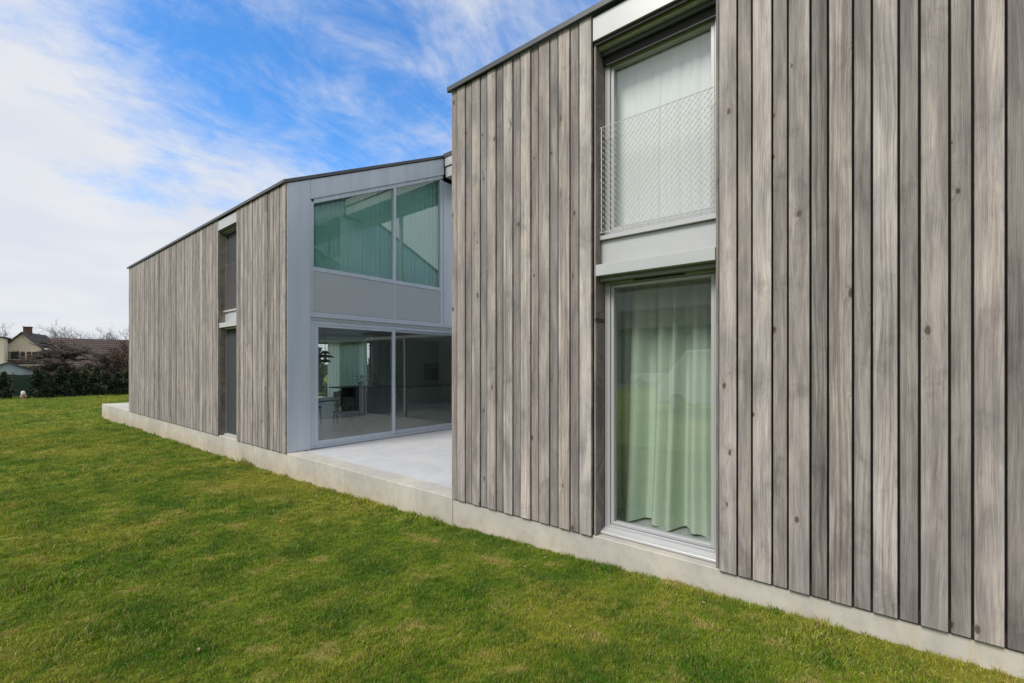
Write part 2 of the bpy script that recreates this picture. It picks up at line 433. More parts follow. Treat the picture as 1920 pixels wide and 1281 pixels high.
def lawn_materials():
    m, nt, b = mat_new('lawn_soil')
    k, sm, P = lawn_tone(nt)
    f = noise(nt, P, 60, 4, .7)
    k = mixc(nt, sstep(nt, f, .35, .7, .2, .75), k, mixc(nt, 1.0, k, (.55, .5, .45), 'MULTIPLY'))
    nt.links.new(k, b.inputs['Base Color']); b.inputs['Roughness'].default_value = .95; b.inputs['Specular IOR Level'].default_value = .1
    bump(nt, b, f, .8, .03)
    out = [m]
    for nm, mul in (('grass_blade', (1.6, 1.5, 1.35)), ('grass_blade_dark', (.95, 1.10, .95)), ('grass_blade_dry', None)):
        m = bpy.data.materials.new(nm); m.use_nodes = True; nt = m.node_tree; nt.nodes.clear()
        o = nt.nodes.new('ShaderNodeOutputMaterial'); mx = nt.nodes.new('ShaderNodeMixShader'); mx.inputs[0].default_value = .3
        d = nt.nodes.new('ShaderNodeBsdfDiffuse'); t = nt.nodes.new('ShaderNodeBsdfTranslucent')
        gl = nt.nodes.new('ShaderNodeBsdfGlossy'); gl.inputs['Roughness'].default_value = .45; mx2 = nt.nodes.new('ShaderNodeMixShader'); mx2.inputs[0].default_value = .03
        k, sm, P = lawn_tone(nt)
        if mul: k = mixc(nt, 1.0, k, mul, 'MULTIPLY')
        else: k = mixc(nt, .6, k, (.34, .26, .12))
        nt.links.new(k, d.inputs[0]); nt.links.new(k, t.inputs[0])
        nt.links.new(d.outputs[0], mx.inputs[1]); nt.links.new(t.outputs[0], mx.inputs[2])
        nt.links.new(mx.outputs[0], mx2.inputs[1]); nt.links.new(gl.outputs[0], mx2.inputs[2])
        nt.links.new(mx2.outputs[0], o.inputs[0]); out.append(m)
    return out
M['soil'], M['blade'], M['blade_dark'], M['blade_dry'] = lawn_materials()
lawn_me.materials.append(M['soil'])
lawn = link('lawn', lawn_me); tag(lawn, kind='structure')

# street behind the camera, mirrored in the window panes
M['asphalt'] = simple('asphalt', (.06, .06, .062), .9, 0, .15, 3, .3, 80)
rv = []; rf = []
ry = np.arange(-60, 90, 2.0)
for i, y in enumerate(ry):
    for x in (-29.5, -22.0): rv.append((x, y, float(gz(x, y)) + .05))
    if i: j = 2 * i; rf.append((j - 2, j - 1, j + 1, j))
MB().add(rv, rf).build('road', M['asphalt'], fix=False)
tag(bpy.data.objects['road'], kind='structure')

# ------------------------------------------------------------------ grass
def tuft(name, seed, n, hmin, hmax, rad):
    rg = random.Random(seed); b = MB(); mi = []
    for i in range(n):
        a = rg.uniform(0, 6.283); r = rad * math.sqrt(rg.random()); x, y = r * math.cos(a), r * math.sin(a)
        h = rg.uniform(hmin, hmax); w = rg.uniform(.0016, .0030); d = rg.uniform(0, 6.283); le = rg.uniform(.15, .95) * h
        t = rg.uniform(0, 6.283); ux, uy = math.cos(t) * w, math.sin(t) * w
        lx, ly = math.cos(d) * le, math.sin(d) * le
        b.add([(x - ux, y - uy, -.004), (x + ux, y + uy, -.004), (x + ux * .8 + lx * .35, y + uy * .8 + ly * .35, h * .6), (x - ux * .8 + lx * .35, y - uy * .8 + ly * .35, h * .6), (x + lx, y + ly, h)],
              [(0, 1, 2, 3), (3, 2, 4)])
        k = rg.random(); q = 0 if k < .62 else (1 if k < .88 else 2); mi += [q, q]
    me = b.mesh(name, M['blade'], fix=False); me.materials.append(M['blade_dark']); me.materials.append(M['blade_dry'])
    me.polygons.foreach_set('material_index', mi)
    return bpy.data.objects.new(name, me)          # only instanced by the lawn's node tree

tufts = [tuft('tuft', 11, 16, .010, .030, .030), tuft('tuft', 12, 18, .012, .034, .032), tuft('tuft', 13, 15, .014, .040, .028),
         tuft('tuft', 14, 14, .008, .024, .034), tuft('tuft', 15, 22, .020, .052, .026)]

def grass_points():
    rg = np.random.default_rng(5); out = []
    for r0, r1, dens, scl in ((.8, 5.5, 2300, .72), (5.5, 11, 900, .95), (11, 22, 230, 1.35), (22, 50, 45, 2.2)):
        n = int(dens * math.pi * (r1 * r1 - r0 * r0) * 210 / 360)
        r = np.sqrt(rg.uniform(r0 * r0, r1 * r1, n)); th = rg.uniform(R(-42), R(138), n)   # from +Y towards +X is negative here
        fx = np.sin(R(50.31)); fy = np.cos(R(50.31))
        ang = np.arctan2(fy, fx) + rg.uniform(-R(105), R(105), n)
        x = r * np.cos(ang); y = r * np.sin(ang)
        c = x * fx + y * fy; l = -x * fy + y * fx                      # ahead, to the left
        keep = (c > -2.0) & (l < c * 1.35 + 3.5) & (l > -c * 1.35 - 3.0) & ((x < 3.858) | (y > 25.04)) & (y < 46)
        x, y = x[keep], y[keep]; c = c[keep]
        # uneven cover: thin in bare spots
        p = .5 + .5 * np.sin(x * 2.3 + np.sin(y * 1.7) * 1.4) * np.sin(y * 2.9 + np.sin(x * 1.3) * 1.7)
        k2 = rg.random(len(x)) < .62 + .38 * p
        x, y = x[k2], y[k2]
        s = scl * rg.uniform(.75, 1.3, len(x))
        clump = np.sin(x * 5.1 + 2 * np.sin(y * 3.3)) * np.sin(y * 4.7 + 2 * np.sin(x * 2.9))
        s *= 1 + .30 * np.clip(clump, -.6, 1) * (rg.random(len(x)) < .8)
        coarse = (np.sin(x * 1.9 + 3 * np.sin(y * 1.1)) * np.sin(y * 2.3 + 2.5 * np.sin(x * .8)) > .72) & (rg.random(len(x)) < .35)
        s = np.where(coarse, s * 1.7, s)
        edge = np.clip((3.858 - x) / .12, 0, 1); s = np.where((y < 25) & (edge < 1), s * 1.35, s)
        out.append(np.stack([x, y, gz(x, y), s], -1))
    return np.concatenate(out)

gp = grass_points()
gme = bpy.data.meshes.new('grass'); gme.vertices.add(len(gp)); gme.vertices.foreach_set('co', gp[:, :3].astype(np.float32).ravel())
at = gme.attributes.new('tuft_scale', 'FLOAT', 'POINT'); at.data.foreach_set('value', gp[:, 3].astype(np.float32))
gme.materials.append(M['blade'])
grass = link('grass', gme)
tag(grass, 'short patchy green and olive grass covering the lawn', 'grass', kind='stuff')
ng = bpy.data.node_groups.new('scatter_tufts', 'GeometryNodeTree')
ng.interface.new_socket('Geometry', in_out='INPUT', socket_type='NodeSocketGeometry')
ng.interface.new_socket('Geometry', in_out='OUTPUT', socket_type='NodeSocketGeometry')
gi = ng.nodes.new('NodeGroupInput'); go = ng.nodes.new('NodeGroupOutput')
g2i = ng.nodes.new('GeometryNodeGeometryToInstance')
for tob in tufts:
    oinf = ng.nodes.new('GeometryNodeObjectInfo'); oinf.inputs['Object'].default_value = tob; oinf.inputs['As Instance'].default_value = True
    ng.links.new(oinf.outputs['Geometry'], g2i.inputs[0])
iop = ng.nodes.new('GeometryNodeInstanceOnPoints'); iop.inputs['Pick Instance'].default_value = True
# each tuft object is its own instance
jn = ng.nodes.new('GeometryNodeJoinGeometry')
ng.nodes.remove(g2i)
for n in list(ng.nodes):
    if n.bl_idname == 'GeometryNodeObjectInfo': ng.links.new(n.outputs['Geometry'], jn.inputs[0])
rv_ = ng.nodes.new('FunctionNodeRandomValue'); rv_.data_type = 'FLOAT_VECTOR'
rv_.inputs[0].default_value = (-.12, -.12, 0); rv_.inputs[1].default_value = (.12, .12, 6.283)
na = ng.nodes.new('GeometryNodeInputNamedAttribute'); na.data_type = 'FLOAT'; na.inputs['Name'].default_value = 'tuft_scale'
ng.links.new(gi.outputs[0], iop.inputs['Points']); ng.links.new(jn.outputs[0], iop.inputs['Instance'])
ng.links.new(rv_.outputs['Value'], iop.inputs['Rotation']); ng.links.new(na.outputs['Attribute'], iop.inputs['Scale'])
ng.links.new(iop.outputs[0], go.inputs[0])
md = grass.modifiers.new('scatter', 'NODES'); md.node_group = ng

# dead leaves and bits of straw lying in the grass
rl = random.Random(4); lb_ = MB()
for i in range(70):
    d = rl.uniform(2.2, 11); a_ = R(50.31) + rl.uniform(-.95, .7); x, y = d * math.sin(a_), d * math.cos(a_)
    if x > 3.8: x, y = 3.8 - rl.random() ** 2 * .5, rl.uniform(.3, 8)
    L = rl.uniform(.008, .022); w = L * rl.uniform(.15, .6); t_ = rl.uniform(0, 6.28); z = float(gz(x, y)) + rl.uniform(.012, .026)
    ux, uy = math.cos(t_), math.sin(t_)
    lb_.add([(x - ux * L, y - uy * L, z), (x + uy * w, y - ux * w, z + .006), (x + ux * L, y + uy * L, z + rl.uniform(-.004, .008)), (x - uy * w, y + ux * w, z + .004)], [(0, 1, 2), (0, 2, 3)])
M['dead_leaf'] = simple('dead_leaf', (.36, .27, .17), .8, 0, .4, 9)
tag(lb_.build('fallen_leaves', M['dead_leaf'], fix=False), 'scattered dead leaves and straw bits lying in the lawn', 'leaves', kind='stuff')

# ------------------------------------------------------------------ the house
XF = 3.83                   # front face of the boarding
EAVE = 4.905
SLOPE = .46
XR = 7.75                   # ridge
XB = 11.8                   # back of the house
Y0, Y1, Y2, Y3 = -6.0, 4.14, 8.51, 20.3
def roof_z(x): return EAVE + SLOPE * (min(x, 2 * XR - x) - XF)

house = thing('timber_house', (XF, 4.14, 0), 'long gabled house clad in vertical weathered grey boards on a concrete plinth', 'house')

# plinth, in three cast lengths with open joints, and the slabs
for ya, yb in ((Y0 - .2, 4.137), (4.143, 8.507), (8.513, 25.0)):
    MB().box(3.858, 4.17, ya, yb, -1.1, 0).build('plinth', M['concrete'], house, bevel=.006)
MB().box(4.174, 11.75, 8.6, 25.0, -1.1, -.002).build('plinth', M['concrete'], house)
MB().box(4.174, 11.75, Y0 - .2, 4.05, -1.1, -.002).build('plinth', M['concrete'], house)
MB().box(4.176, 11.75, 4.06, 8.59, -1.1, -.006).build('terrace_slab', M['terrace'], house, bevel=.004)
# interior floors and ceilings
for ya, yb in ((Y0, 4.0), (8.66, 20.1)):
    MB().box(4.2, 11.5, ya, yb, .0, .02).build('floor', M['floor_in'], house)
    MB().box(4.16, 11.55, ya, yb, 2.62, 2.83).build('ceiling', M['plaster'], house)

# backing wall behind the boards
WIN = [(1.08, 2.20), (10.80, 11.87)]
for ya, yb in ((Y0, 1.06), (2.22, 4.10), (8.55, 10.78), (11.89, Y3)):
    MB().box(3.90, 4.14, ya, yb, .004, EAVE).build('wall', M['membrane'], house)
# end walls, back wall, inner partitions
def gable_poly(x0, x1, drop=.05):
    return [(x0, .004), (x1, .004), (x1, roof_z(x1) - drop), (XR, roof_z(XR) - drop), (x0, roof_z(x0) - drop)]
MB().prism(gable_poly(4.15, XB), 'y', Y0 - .2, Y0).build('wall', M['plaster'], house)
# far end wall: solid towards the front, glazed towards the back
MB().prism([(4.15, .004), (9.6, .004), (9.6, 2.62), (11.65, 2.62), (11.65, roof_z(11.65) - .05), (XR, roof_z(XR) - .05), (4.15, roof_z(4.15) - .05)], 'y', Y3 - .2, Y3).build('wall', M['plaster'], house)
ew = MB().box(9.6, 11.65, Y3 - .16, Y3 - .08, .03, .1).box(9.6, 11.65, Y3 - .16, Y3 - .08, 2.54, 2.62).box(9.6, 9.68, Y3 - .16, Y3 - .08, .1, 2.54).box(11.57, 11.65, Y3 - .16, Y3 - .08, .1, 2.54).build('window', M['dark_metal'], house)
MB().box(9.68, 11.57, Y3 - .125, Y3 - .115, .1, 2.54).build('pane', M['glass'], ew)
MB().box(11.66, XB, Y0, Y1, .004, roof_z(XB) - .02).build('wall', M['plaster'], house)
MB().box(11.66, XB, Y1, Y2, .004, 2.60).build('wall', M['plaster'], house)
MB().box(11.66, XB, Y2, 14.05, .004, roof_z(XB) - .02).build('wall', M['plaster'], house)
MB().box(11.66, XB, 14.05, Y3, 2.62, roof_z(XB) - .02).build('wall', M['plaster'], house)
ys_m = [14.05, 16.28, 17.7, 20.14]
for a_, b_ in zip(ys_m[:-1], ys_m[1:]):
    w = MB().box(11.62, 11.7, a_, b_, .03, .1).box(11.62, 11.7, a_, b_, 2.54, 2.615).box(11.62, 11.7, a_, a_ + .06, .1, 2.54).box(11.62, 11.7, b_ - .06, b_, .1, 2.54).build('window', M['dark_metal'], house)
    MB().box(11.655, 11.665, a_ + .06, b_ - .06, .1, 2.54).build('pane', M['glass'], w)
# partition behind the kitchen units and the bedroom partition behind the near window
MB().box(9.3, 11.6, 13.9, 14.0, .02, 2.62).build('wall', M['plaster'], house)
for z0, z1 in ((.02, 2.62), (2.83, 4.9)):
    MB().box(4.15, 7.5, -1.0, -.9, z0, z1).build('wall', M['plaster'], house)
    MB().box(7.5, 7.6, -1.0, 4.0, z0, z1).build('wall', M['plaster'], house)

# roof: slabs with a thin dark edge
def roof(ya, yb, x0):
    t = .052
    def zr(x): return roof_z(x) + .004
    MB().prism([(x0, zr(x0)), (XR, zr(XR)), (XB + .05, zr(XB + .05)), (XB + .05, zr(XB + .05) + t), (XR, zr(XR) + t), (x0, zr(x0) + t)], 'y', ya, yb).build('roof', M['dark_metal'], house)
roof(Y0 - .25, Y1 + .01, XF - .015); roof(Y2 - .01, Y3 + .06, XF - .015)
MB().prism([(7.62, roof_z(7.62) + .004), (XR, roof_z(XR) + .004), (8.7, roof_z(8.7) + .004), (8.7, roof_z(8.7) + .10), (XR, roof_z(XR) + .10), (7.62, roof_z(7.62) + .10)], 'y', Y1 + .012, Y2 - .012).build('roof', M['dark_metal'], house)
# folded metal edge along the eaves and the verges of the court
for ya, yb, x0 in ((Y0 - .25, Y1 + .03, XF - .025), (Y2 - .03, Y3 + .08, XF - .025)):
    b = MB().box(x0 - .012, x0 + .008, ya, yb, EAVE - .004, EAVE + .055)
    b.build('eaves_edge', M['roof_edge'], house, bevel=.004)
for yv, s in ((Y1 + .012, 1), (Y2 - .012, -1)):
    za = roof_z(XF - .025) + .03
    ya, yb = sorted((yv, yv + s * .022))
    MB().prism([(XF - .025, za - .03), (7.66, roof_z(7.66) + .002), (7.66, roof_z(7.66) + .066), (XF - .025, za + .034)], 'y', ya, yb).build('verge_edge', M['roof_edge'], house, bevel=.003)

# boards -----------------------------------------------------------------
def board_mesh(w, t, h):
    c = .0025
    prof = [(0 + c, 0), (0, c), (0, w - c), (c, w), (t, w), (t, 0)]     # (x depth, y)
    b = MB().prism(prof, 'z', 0, h)
    return b.mesh('board', M['wood'])
BH = EAVE - .006 - .002
bm_wide = board_mesh(.125, .030, BH); bm_narrow = board_mesh(.089, .022, BH)
rb = random.Random(21)
def add_board(y, w, wide, far=False, jit=.003):
    me = bm_wide if wide else bm_narrow
    x = (XF if wide else XF + (.004 if far else .006)) + rb.uniform(-jit, jit)
    o = link('board', me, house, (x, y, .002))
    o.scale.y = w / (.125 if wide else .089)
    tone = (rb.gauss(1.24, .09) if wide else rb.gauss(.84, .09))
    if far: tone = rb.gauss(1.03, .10)
    o.color = (max(.6, min(1.4, tone)), rb.random(), rb.random(), 1)
    return o
def boards(ya, yb, first_wide, jitter=0.0, gap=.0135, far=False):
    """fill ya..yb with alternating wide and narrow boards"""
    L = yb - ya; ws = []; k = first_wide; tot = 0
    while True:
        w = (.137 if k else .1005) + rb.uniform(-jitter, jitter)
        if tot + w * .5 > L: break
        ws.append((w, k)); tot += w; k = not k
    f = L / tot; y = ya
    for w, k in ws:
        add_board(y + gap / 2, w * f - gap, k, far); y += w * f
boards(2.205, 4.135, True)
boards(-3.2, 1.075, False, .002)
boards(Y0, -3.2, True)
boards(8.515, 10.795, True, .014, .010, True)
boards(11.875, 20.3, False, .018, .010, True)
for ya, yb in ((Y0, 1.07), (2.21, 4.09), (8.56, 10.79), (11.88, Y3)):
    MB().box(3.851, 3.899, ya, yb, -.010, .07).build('shade_strip', M['membrane'], house)  # added black strip: hides lit plinth in the gaps, stands for shadow under boards
# boards turned into the window reveals
for ya, yb in WIN:
    for y, w in ((yb - .022, .02), (ya + .002, .02)):
        o = MB().box(XF + .034, 4.028, y, y + w, .004, 4.66).build('reveal_board', M['wood'], house)
        o.color = (.85, .1, .3, 1)

# window bays ------------------------------------------------------------
def net(y0, y1, z0, z1, x, parent, r=.0017, e=.0048, m='steel'):
    b = MB(); nyc = 42; nzc = 36; dy = (y1 - y0) / nyc; dz = (z1 - z0) / nzc
    for i in range(nyc):
        for j in range(nzc):
            if (i + j) % 2 == 0: p, q = (i, j), (i + 1, j + 1)
            else: p, q = (i + 1, j), (i, j + 1)
            sag = lambda k: .0015 * math.sin(k * 2.3)
            b.tube((x + sag(p[0]), y0 + p[0] * dy, z0 + p[1] * dz), (x + sag(q[0]), y0 + q[0] * dy, z0 + q[1] * dz), r, n=3, cap=False)
    for i in range(nyc + 1):
        for j in range(nzc + 1):
            if (i + j) % 2: continue
            c = Vector((x, y0 + i * dy, z0 + j * dz))
            b.add([c + Vector(v) * e for v in ((1, 0, 0), (-1, 0, 0), (0, 1, 0), (0, -1, 0), (0, 0, 1.7), (0, 0, -1.7))],
                  [(0, 2, 4), (2, 1, 4), (1, 3, 4), (3, 0, 4), (2, 0, 5), (1, 2, 5), (3, 1, 5), (0, 3, 5)])
    o = b.build('net', M[m], parent); o['kind'] = 'stuff'
    rail = MB()
    for a_, c_ in (((x, y0, z1), (x, y1, z1)), ((x, y0, z0), (x, y1, z0)), ((x, y0 + .004, z0), (x, y0 + .004, z1)), ((x, y1 - .004, z0), (x, y1 - .004, z1))):
        rail.tube(a_, c_, .0035, n=6)
    for y, k in ((y0, -1), (y1, 1)):
        for z in (z0, (z0 + z1) / 2, z1): rail.tube((x, y, z), (x, y + k * .02, z), .008, n=8)
    rail.build('cable', M[m], parent)
    lp = MB()
    for i in range(12):
        y = y0 + (i + .5) * (y1 - y0) / 12; lp.tube((x, y, z0), (x + .012, y, z0 - .045), .003, n=5)
    lp.build('tie', M['steel'], parent)

def frame(name, x0, x1, y0, y1, z0, z1, w, m, parent, bev=.003):
    """a four piece frame whose members butt end to end"""
    b = MB().box(x0, x1, y0, y0 + w, z0, z1).box(x0, x1, y1 - w, y1, z0, z1)
    b.box(x0, x1, y0 + w, y1 - w, z0, z0 + w).box(x0, x1, y0 + w, y1 - w, z1 - w, z1)
    return b.build(name, m, parent, bevel=bev)

def bay(y0, y1, blinds):
    P = house
    ya, yb = y0 + .004, y1 - .004
    MB().box(XF + .006, XF + .03, ya, yb, 4.655, EAVE - .03).build('fascia_panel', M['alu'], P, bevel=.002)
    MB().box(XF + .03, XF + .05, ya, yb, 4.62, EAVE - .03).build('fascia_backing', M['black'], P)
    ya2, yb2 = y0 + .024, y1 - .024
    bb = MB().box(3.905, 4.02, ya2, yb2, 4.605, 4.80).build('blind_box', M['alu'], P, bevel=.003)
    MB().box(3.955, 3.985, ya2, yb2, 4.560, 4.605).build('blind_rail', M['roof_edge'], bb, bevel=.003)
    MB().box(3.99, 4.02, ya2, yb2, 4.50, 4.603).build('brush_seal', M['black'], bb)
    MB().box(3.996, 4.012, ya2 + .03, yb2 - .03, 4.485, 4.5).build('bottom_bar', M['dark_metal'], bb)
    # upper window
    up = frame('window', 4.03, 4.10, ya2, yb2, 2.845, 4.56, .055, M['alu_frame'], P)
    up['label'] = 'upper window with wire net railing in front'
    frame('sash', 4.045, 4.105, ya2 + .059, yb2 - .059, 2.904, 4.50, .032, M['alu_frame'], up)
    MB().box(4.075, 4.085, ya2 + .091, yb2 - .091, 2.936, 4.468).build('pane', M['glass'], up)
    # sill, apron and the projecting box of the lower blind
    MB().box(3.93, 4.06, ya2, yb2, 2.80, 2.84).build('window_sill', M['alu'], P, bevel=.003)
    MB().box(3.965, 3.99, ya2, yb2, 2.555, 2.797).build('apron_panel', M['alu'], P, bevel=.002)
    lb = MB().box(3.848, 3.96, ya2, yb2, 2.445, 2.552).build('blind_box', M['alu'], P, bevel=.004)
    MB().box(3.93, 3.985, ya2, yb2, 2.405, 2.443).build('blind_rail', M['grey_rail'], lb, bevel=.003)
    MB().box(3.99, 4.025, ya2, yb2, 2.41, 2.552).build('brush_seal', M['black'], lb)
    # lower window
    lo = frame('window', 4.03, 4.10, ya2, yb2, .02, 2.44, .055, M['alu_frame'], P)
    lo['label'] = 'lower floor-length window'
    frame('sash', 4.045, 4.105, ya2 + .059, yb2 - .059, .079, 2.381, .030, M['alu_frame'], lo)
    MB().box(4.075, 4.085, ya2 + .089, yb2 - .089, .109, 2.351).build('pane', M['glass'], lo)
    MB().prism([(3.94, .006), (4.03, .006), (4.03, .05), (3.94, .028)], 'y', ya2, yb2).build('window_sill', M['alu'], P, bevel=.003)
    if not blinds:
        v = MB().box(4.020, 4.029, ya2 + .30, yb2 - .30, 2.392, 2.418)
        for k in range(16): v.box(4.014, 4.020, ya2 + .31 + k * .028, ya2 + .322 + k * .028, 2.397, 2.413)
        v.build('vent', M['dark_metal'], lo)
    else:
        for z0, z1 in ((2.86, 4.56), (.05, 2.41)):
            MB().box(4.0, 4.006, ya2 + .05, yb2 - .012, z0, z1).build('roller_blind', M['screen'], P)
            g = MB().box(3.985, 4.022, yb2 - .012, yb2 + .0, z0, z1)
            g.box(3.985, 4.022, ya2 + .02, ya2 + .05, z0, z1).build('blind_guide', M['alu_frame'], P)
    net(ya2 + .006, yb2 - .006, 2.875, 3.875, 3.945, up, *((.0008, .002, 'wire') if blinds else (.0015, .0046, 'steel')))
bay(*WIN[0], False); bay(*WIN[1], True)

# glazed gable walls of the court -----------------------------------------
def court_gable(yw, s):
    """wall in the plane y = yw; s = +1 when the house body lies towards +y"""
    def bx(x0, x1, d0, d1, z0, z1, b=None):
        a_, c_ = sorted((yw + s * d0, yw + s * d1)); return (b or MB()).box(x0, x1, a_, c_, z0, z1)
    def pr(poly, d0, d1, b=None):
        a_, c_ = sorted((yw + s * d0, yw + s * d1)); return (b or MB()).prism(poly, 'y', a_, c_)
    XL, XE = 4.30, 8.3
    dz = -.012
    hd = lambda x: 4.74 + .452 * (x - 4.30)
    pr([(XF + .034, .004), (XL, .004), (XL, roof_z(XL) + dz), (XF + .034, roof_z(XF + .034) + dz)], 0, .10).build('cladding_panel', M['cladding'], house, bevel=.003)
    pr([(XL + .003, hd(XL)), (7.66, hd(7.66)), (7.66, roof_z(7.66) + dz), (XL + .003, roof_z(XL) + dz)], 0, .10).build('cladding_panel', M['cladding'], house, bevel=.003)
    pr([(7.66, .004), (XE, .004), (XE, 6.0), (7.66, 6.0)], .006, .10).build('cladding_panel', M['cladding'], house) if False else None
    bx(7.663, XE, .02, .10, 2.52, 6.1).build('cladding_panel', M['cladding'], house, bevel=.003)
    pr([(XE + .003, .004 if s > 0 else .004), (11.74, .004), (11.74, roof_z(11.74) + dz), (XE + .003, roof_z(XE) + dz)], .02, .10).build('cladding_panel', M['cladding'], house, bevel=.003)
    # upper window frame (outer), mullion, panes
    f = MB()
    d0, d1 = .03, .10
    zt, zb = hd, 3.42
    pr([(XL + .003, 2.52), (XL + .075, 2.52), (XL + .075, hd(XL + .075) - .075), (XL + .003, hd(XL) - .003)], d0, d1, f)
    pr([(XL + .075, hd(XL + .075) - .09), (7.655, hd(7.655) - .09), (7.655, hd(7.655) - .004), (XL + .075, hd(XL + .075) - .004)], d0, d1, f)
    bx(6.20, 6.265, d0 - .006, d1, zb, hd(6.2) - .07, f)
    bx(7.565, 7.655, d0, d1, 2.52, hd(7.565) - .095, f)
    bx(XL + .075, 7.565, d0, d1, zb - .02, zb + .06, f)
    fo = f.build('window', M['cladding'], house, bevel=.003); fo['label'] = 'sloping gable window with green blinds'
    for xa, xb_ in ((XL + .085, 6.195), (6.27, 7.56)):
        pr([(xa, zb + .055), (xb_, zb + .055), (xb_, hd(xb_) - .085), (xa, hd(xa) - .085)], .07, .08).build('pane', M['glass_green'], fo)
    for xa, xb_ in ((XL + .08, 6.20), (6.245, 7.56)):
        bx(xa, xb_, .036, .06, 2.62, zb - .025).build('spandrel_panel', M['spandrel'], house, bevel=.003)
    bx(6.2, 6.245, .033, .058, 2.62, zb - .025).build('spandrel_joint', M['cladding'], house)
    bx(XL + .003, 7.66, .012, .035, 2.52, 2.615).build('drip_rail', M['cladding'], house, bevel=.003)
    bx(XL + .003, XE, .04, .10, 2.455, 2.518).build('shadow_gap', M['spandrel'], house)
    # sliding doors
    g = MB()
    bx(XL + .003, XL + .10, .045, .15, .004, 2.45, g); bx(XL + .10, XE, .045, .15, 2.385, 2.45, g); bx(XL + .10, XE, .045, .15, .004, .055, g)
    so = g.build('sliding_door', M['alu_frame'] if False else M['cladding'], house, bevel=.003)
    def leaf(xa, xb_, dd0, dd1, w):
        h = MB(); bx(xa, xa + w, dd0, dd1, .057, 2.383, h); bx(xb_ - w, xb_, dd0, dd1, .057, 2.383, h)
        bx(xa + w, xb_ - w, dd0, dd1, .057, .145, h); bx(xa + w, xb_ - w, dd0, dd1, 2.335, 2.383, h)
        h.build('door_leaf', M['cladding'], so, bevel=.003)
        m_ = (dd0 + dd1) / 2
        bx(xa + w, xb_ - w, m_ - .005, m_ + .005, .145, 2.335).build('pane', M['glass_door'], so)
    leaf(XL + .103, 6.262, .052, .092, .075); leaf(6.20, XE - .003, .098, .138, .07)
    bx(6.285, 6.30, .085, .097, .95, 1.25).build('handle', M['dark_metal'], so)
court_gable(Y2, 1); court_gable(Y1, -1)
# corner boards closing the boarding towards the court
for y in (Y1 - .022, Y2 + .002):
    pass
# back wall of the court with its two-step fascia and soffit
MB().box(8.3, 11.6, Y1 + .02, Y2 - .02, 2.45, 2.62).build('roof', M['dark_metal'], house)
MB().box(8.26, 8.34, 6.05, 6.13, 2.622, 5.948).build('post', M['alu'], house, bevel=.004)
MB().box(8.22, 8.42, Y1 + .03, Y2 - .03, 5.95, 6.178).build('beam', M['alu'], house, bevel=.004)
bk = MB().box(8.3, 8.38, Y1 + .1, Y2 - .1, .0, .08).box(8.3, 8.38, Y1 + .1, Y2 - .1, 2.37, 2.45)
for y in (Y1 + .1, 6.29, Y2 - .17): bk.box(8.3, 8.38, y, y + .07, .08, 2.37)
bk = bk.build('window', M['alu_frame'], house)
for a_, b_ in ((Y1 + .17, 6.29), (6.36, Y2 - .17)): MB().box(8.335, 8.345, a_, b_, .08, 2.37).build('pane', M['glass'], bk)
MB().box(7.64, 7.67, Y1 + .036, Y2 - .036, 6.44, 6.665).build('fascia_panel', M['alu'], house, bevel=.003)
MB().box(7.67, 7.70, Y1 + .036, Y2 - .036, 6.18, 6.425).build('fascia_panel', M['alu'], house, bevel=.003)
MB().box(7.705, 8.65, Y1 + .036, Y2 - .036, 6.18, 6.22).build('soffit', M['cladding'], house)
MB().box(8.4, 11.6, Y1, Y2, -.001, .018).build('floor', M['floor_in'], house)
MB().box(8.4, 11.6, Y1 + .12, Y2 - .12, 2.41, 2.448).build('ceiling', M['plaster'], house)

# ------------------------------------------------------------------ curtains
def curtain(name, x, y0, y1, z0, z1, pleats, depth, mat, label, group=None, axis='y', seed=1, flare=0.0, ny_=90, nz_=14, tail=0.0):
    rg = random.Random(seed)
    ph = [(rg.uniform(.7, 1.4), rg.uniform(0, 6.28), rg.uniform(.5, 1)) for _ in range(3)]
    xs_ = []; vs = []
    for i in range(ny_ + 1):
        u = i / ny_
        for j in range(nz_ + 1):
            v = j / nz_
            uu = u + .012 * math.sin(4 * v + 7 * u) * (1 - v)
            w = 2 * math.pi * pleats * uu
            dpt = depth * (.55 + .45 * (1 - v))
            o = dpt * (math.sin(w + .9 * math.sin(w * .37 + ph[0][1])) + .45 * math.sin(w * .53 + ph[1][1]) + .18 * math.sin(2.1 * w + ph[2][1]))
            k = y0 + (y1 - y0) * u + flare * (1 - v) ** 1.6 * (u - .35) + .010 * math.cos(w * 1.0)
            hem = tail * max(0, math.sin(w * .5 + 1.0)) * (1 - v)
            z = z0 + (z1 - z0) * v - hem
            vs.append((x + o, k, z) if axis == 'y' else (k, x + o, z))
    n = nz_ + 1
    fs = [(i * n + j, (i + 1) * n + j, (i + 1) * n + j + 1, i * n + j + 1) for i in range(ny_) for j in range(nz_)]
    b = MB().add(vs, fs)
    org = ((x, (y0 + y1) / 2, z0) if axis == 'y' else ((y0 + y1) / 2, x, z0))
    o = b.build(name, mat, None, org=org, fix=False, smooth=True)
    return tag(o, label, 'curtain', group)
curtain('curtain', 4.45, .90, 2.08, .045, 2.60, 6.2, .085, M['curtain_mint'], 'mint green floor-length curtain with deep folds behind the tall ground floor window', seed=3, flare=.12, tail=.03, ny_=190)
curtain('curtain', 4.62, 2.0, 2.8, .045, 2.60, 6, .03, M['curtain_mint'], 'shaded strip of green curtain further back beside the dark gap in the tall window', seed=8)
curtain('curtain', 4.19, .9, 2.5, 2.86, 4.78, 17, .008, M['curtain_sheer'], 'white sheer curtain behind the upper window with the wire net', seed=4, ny_=160)
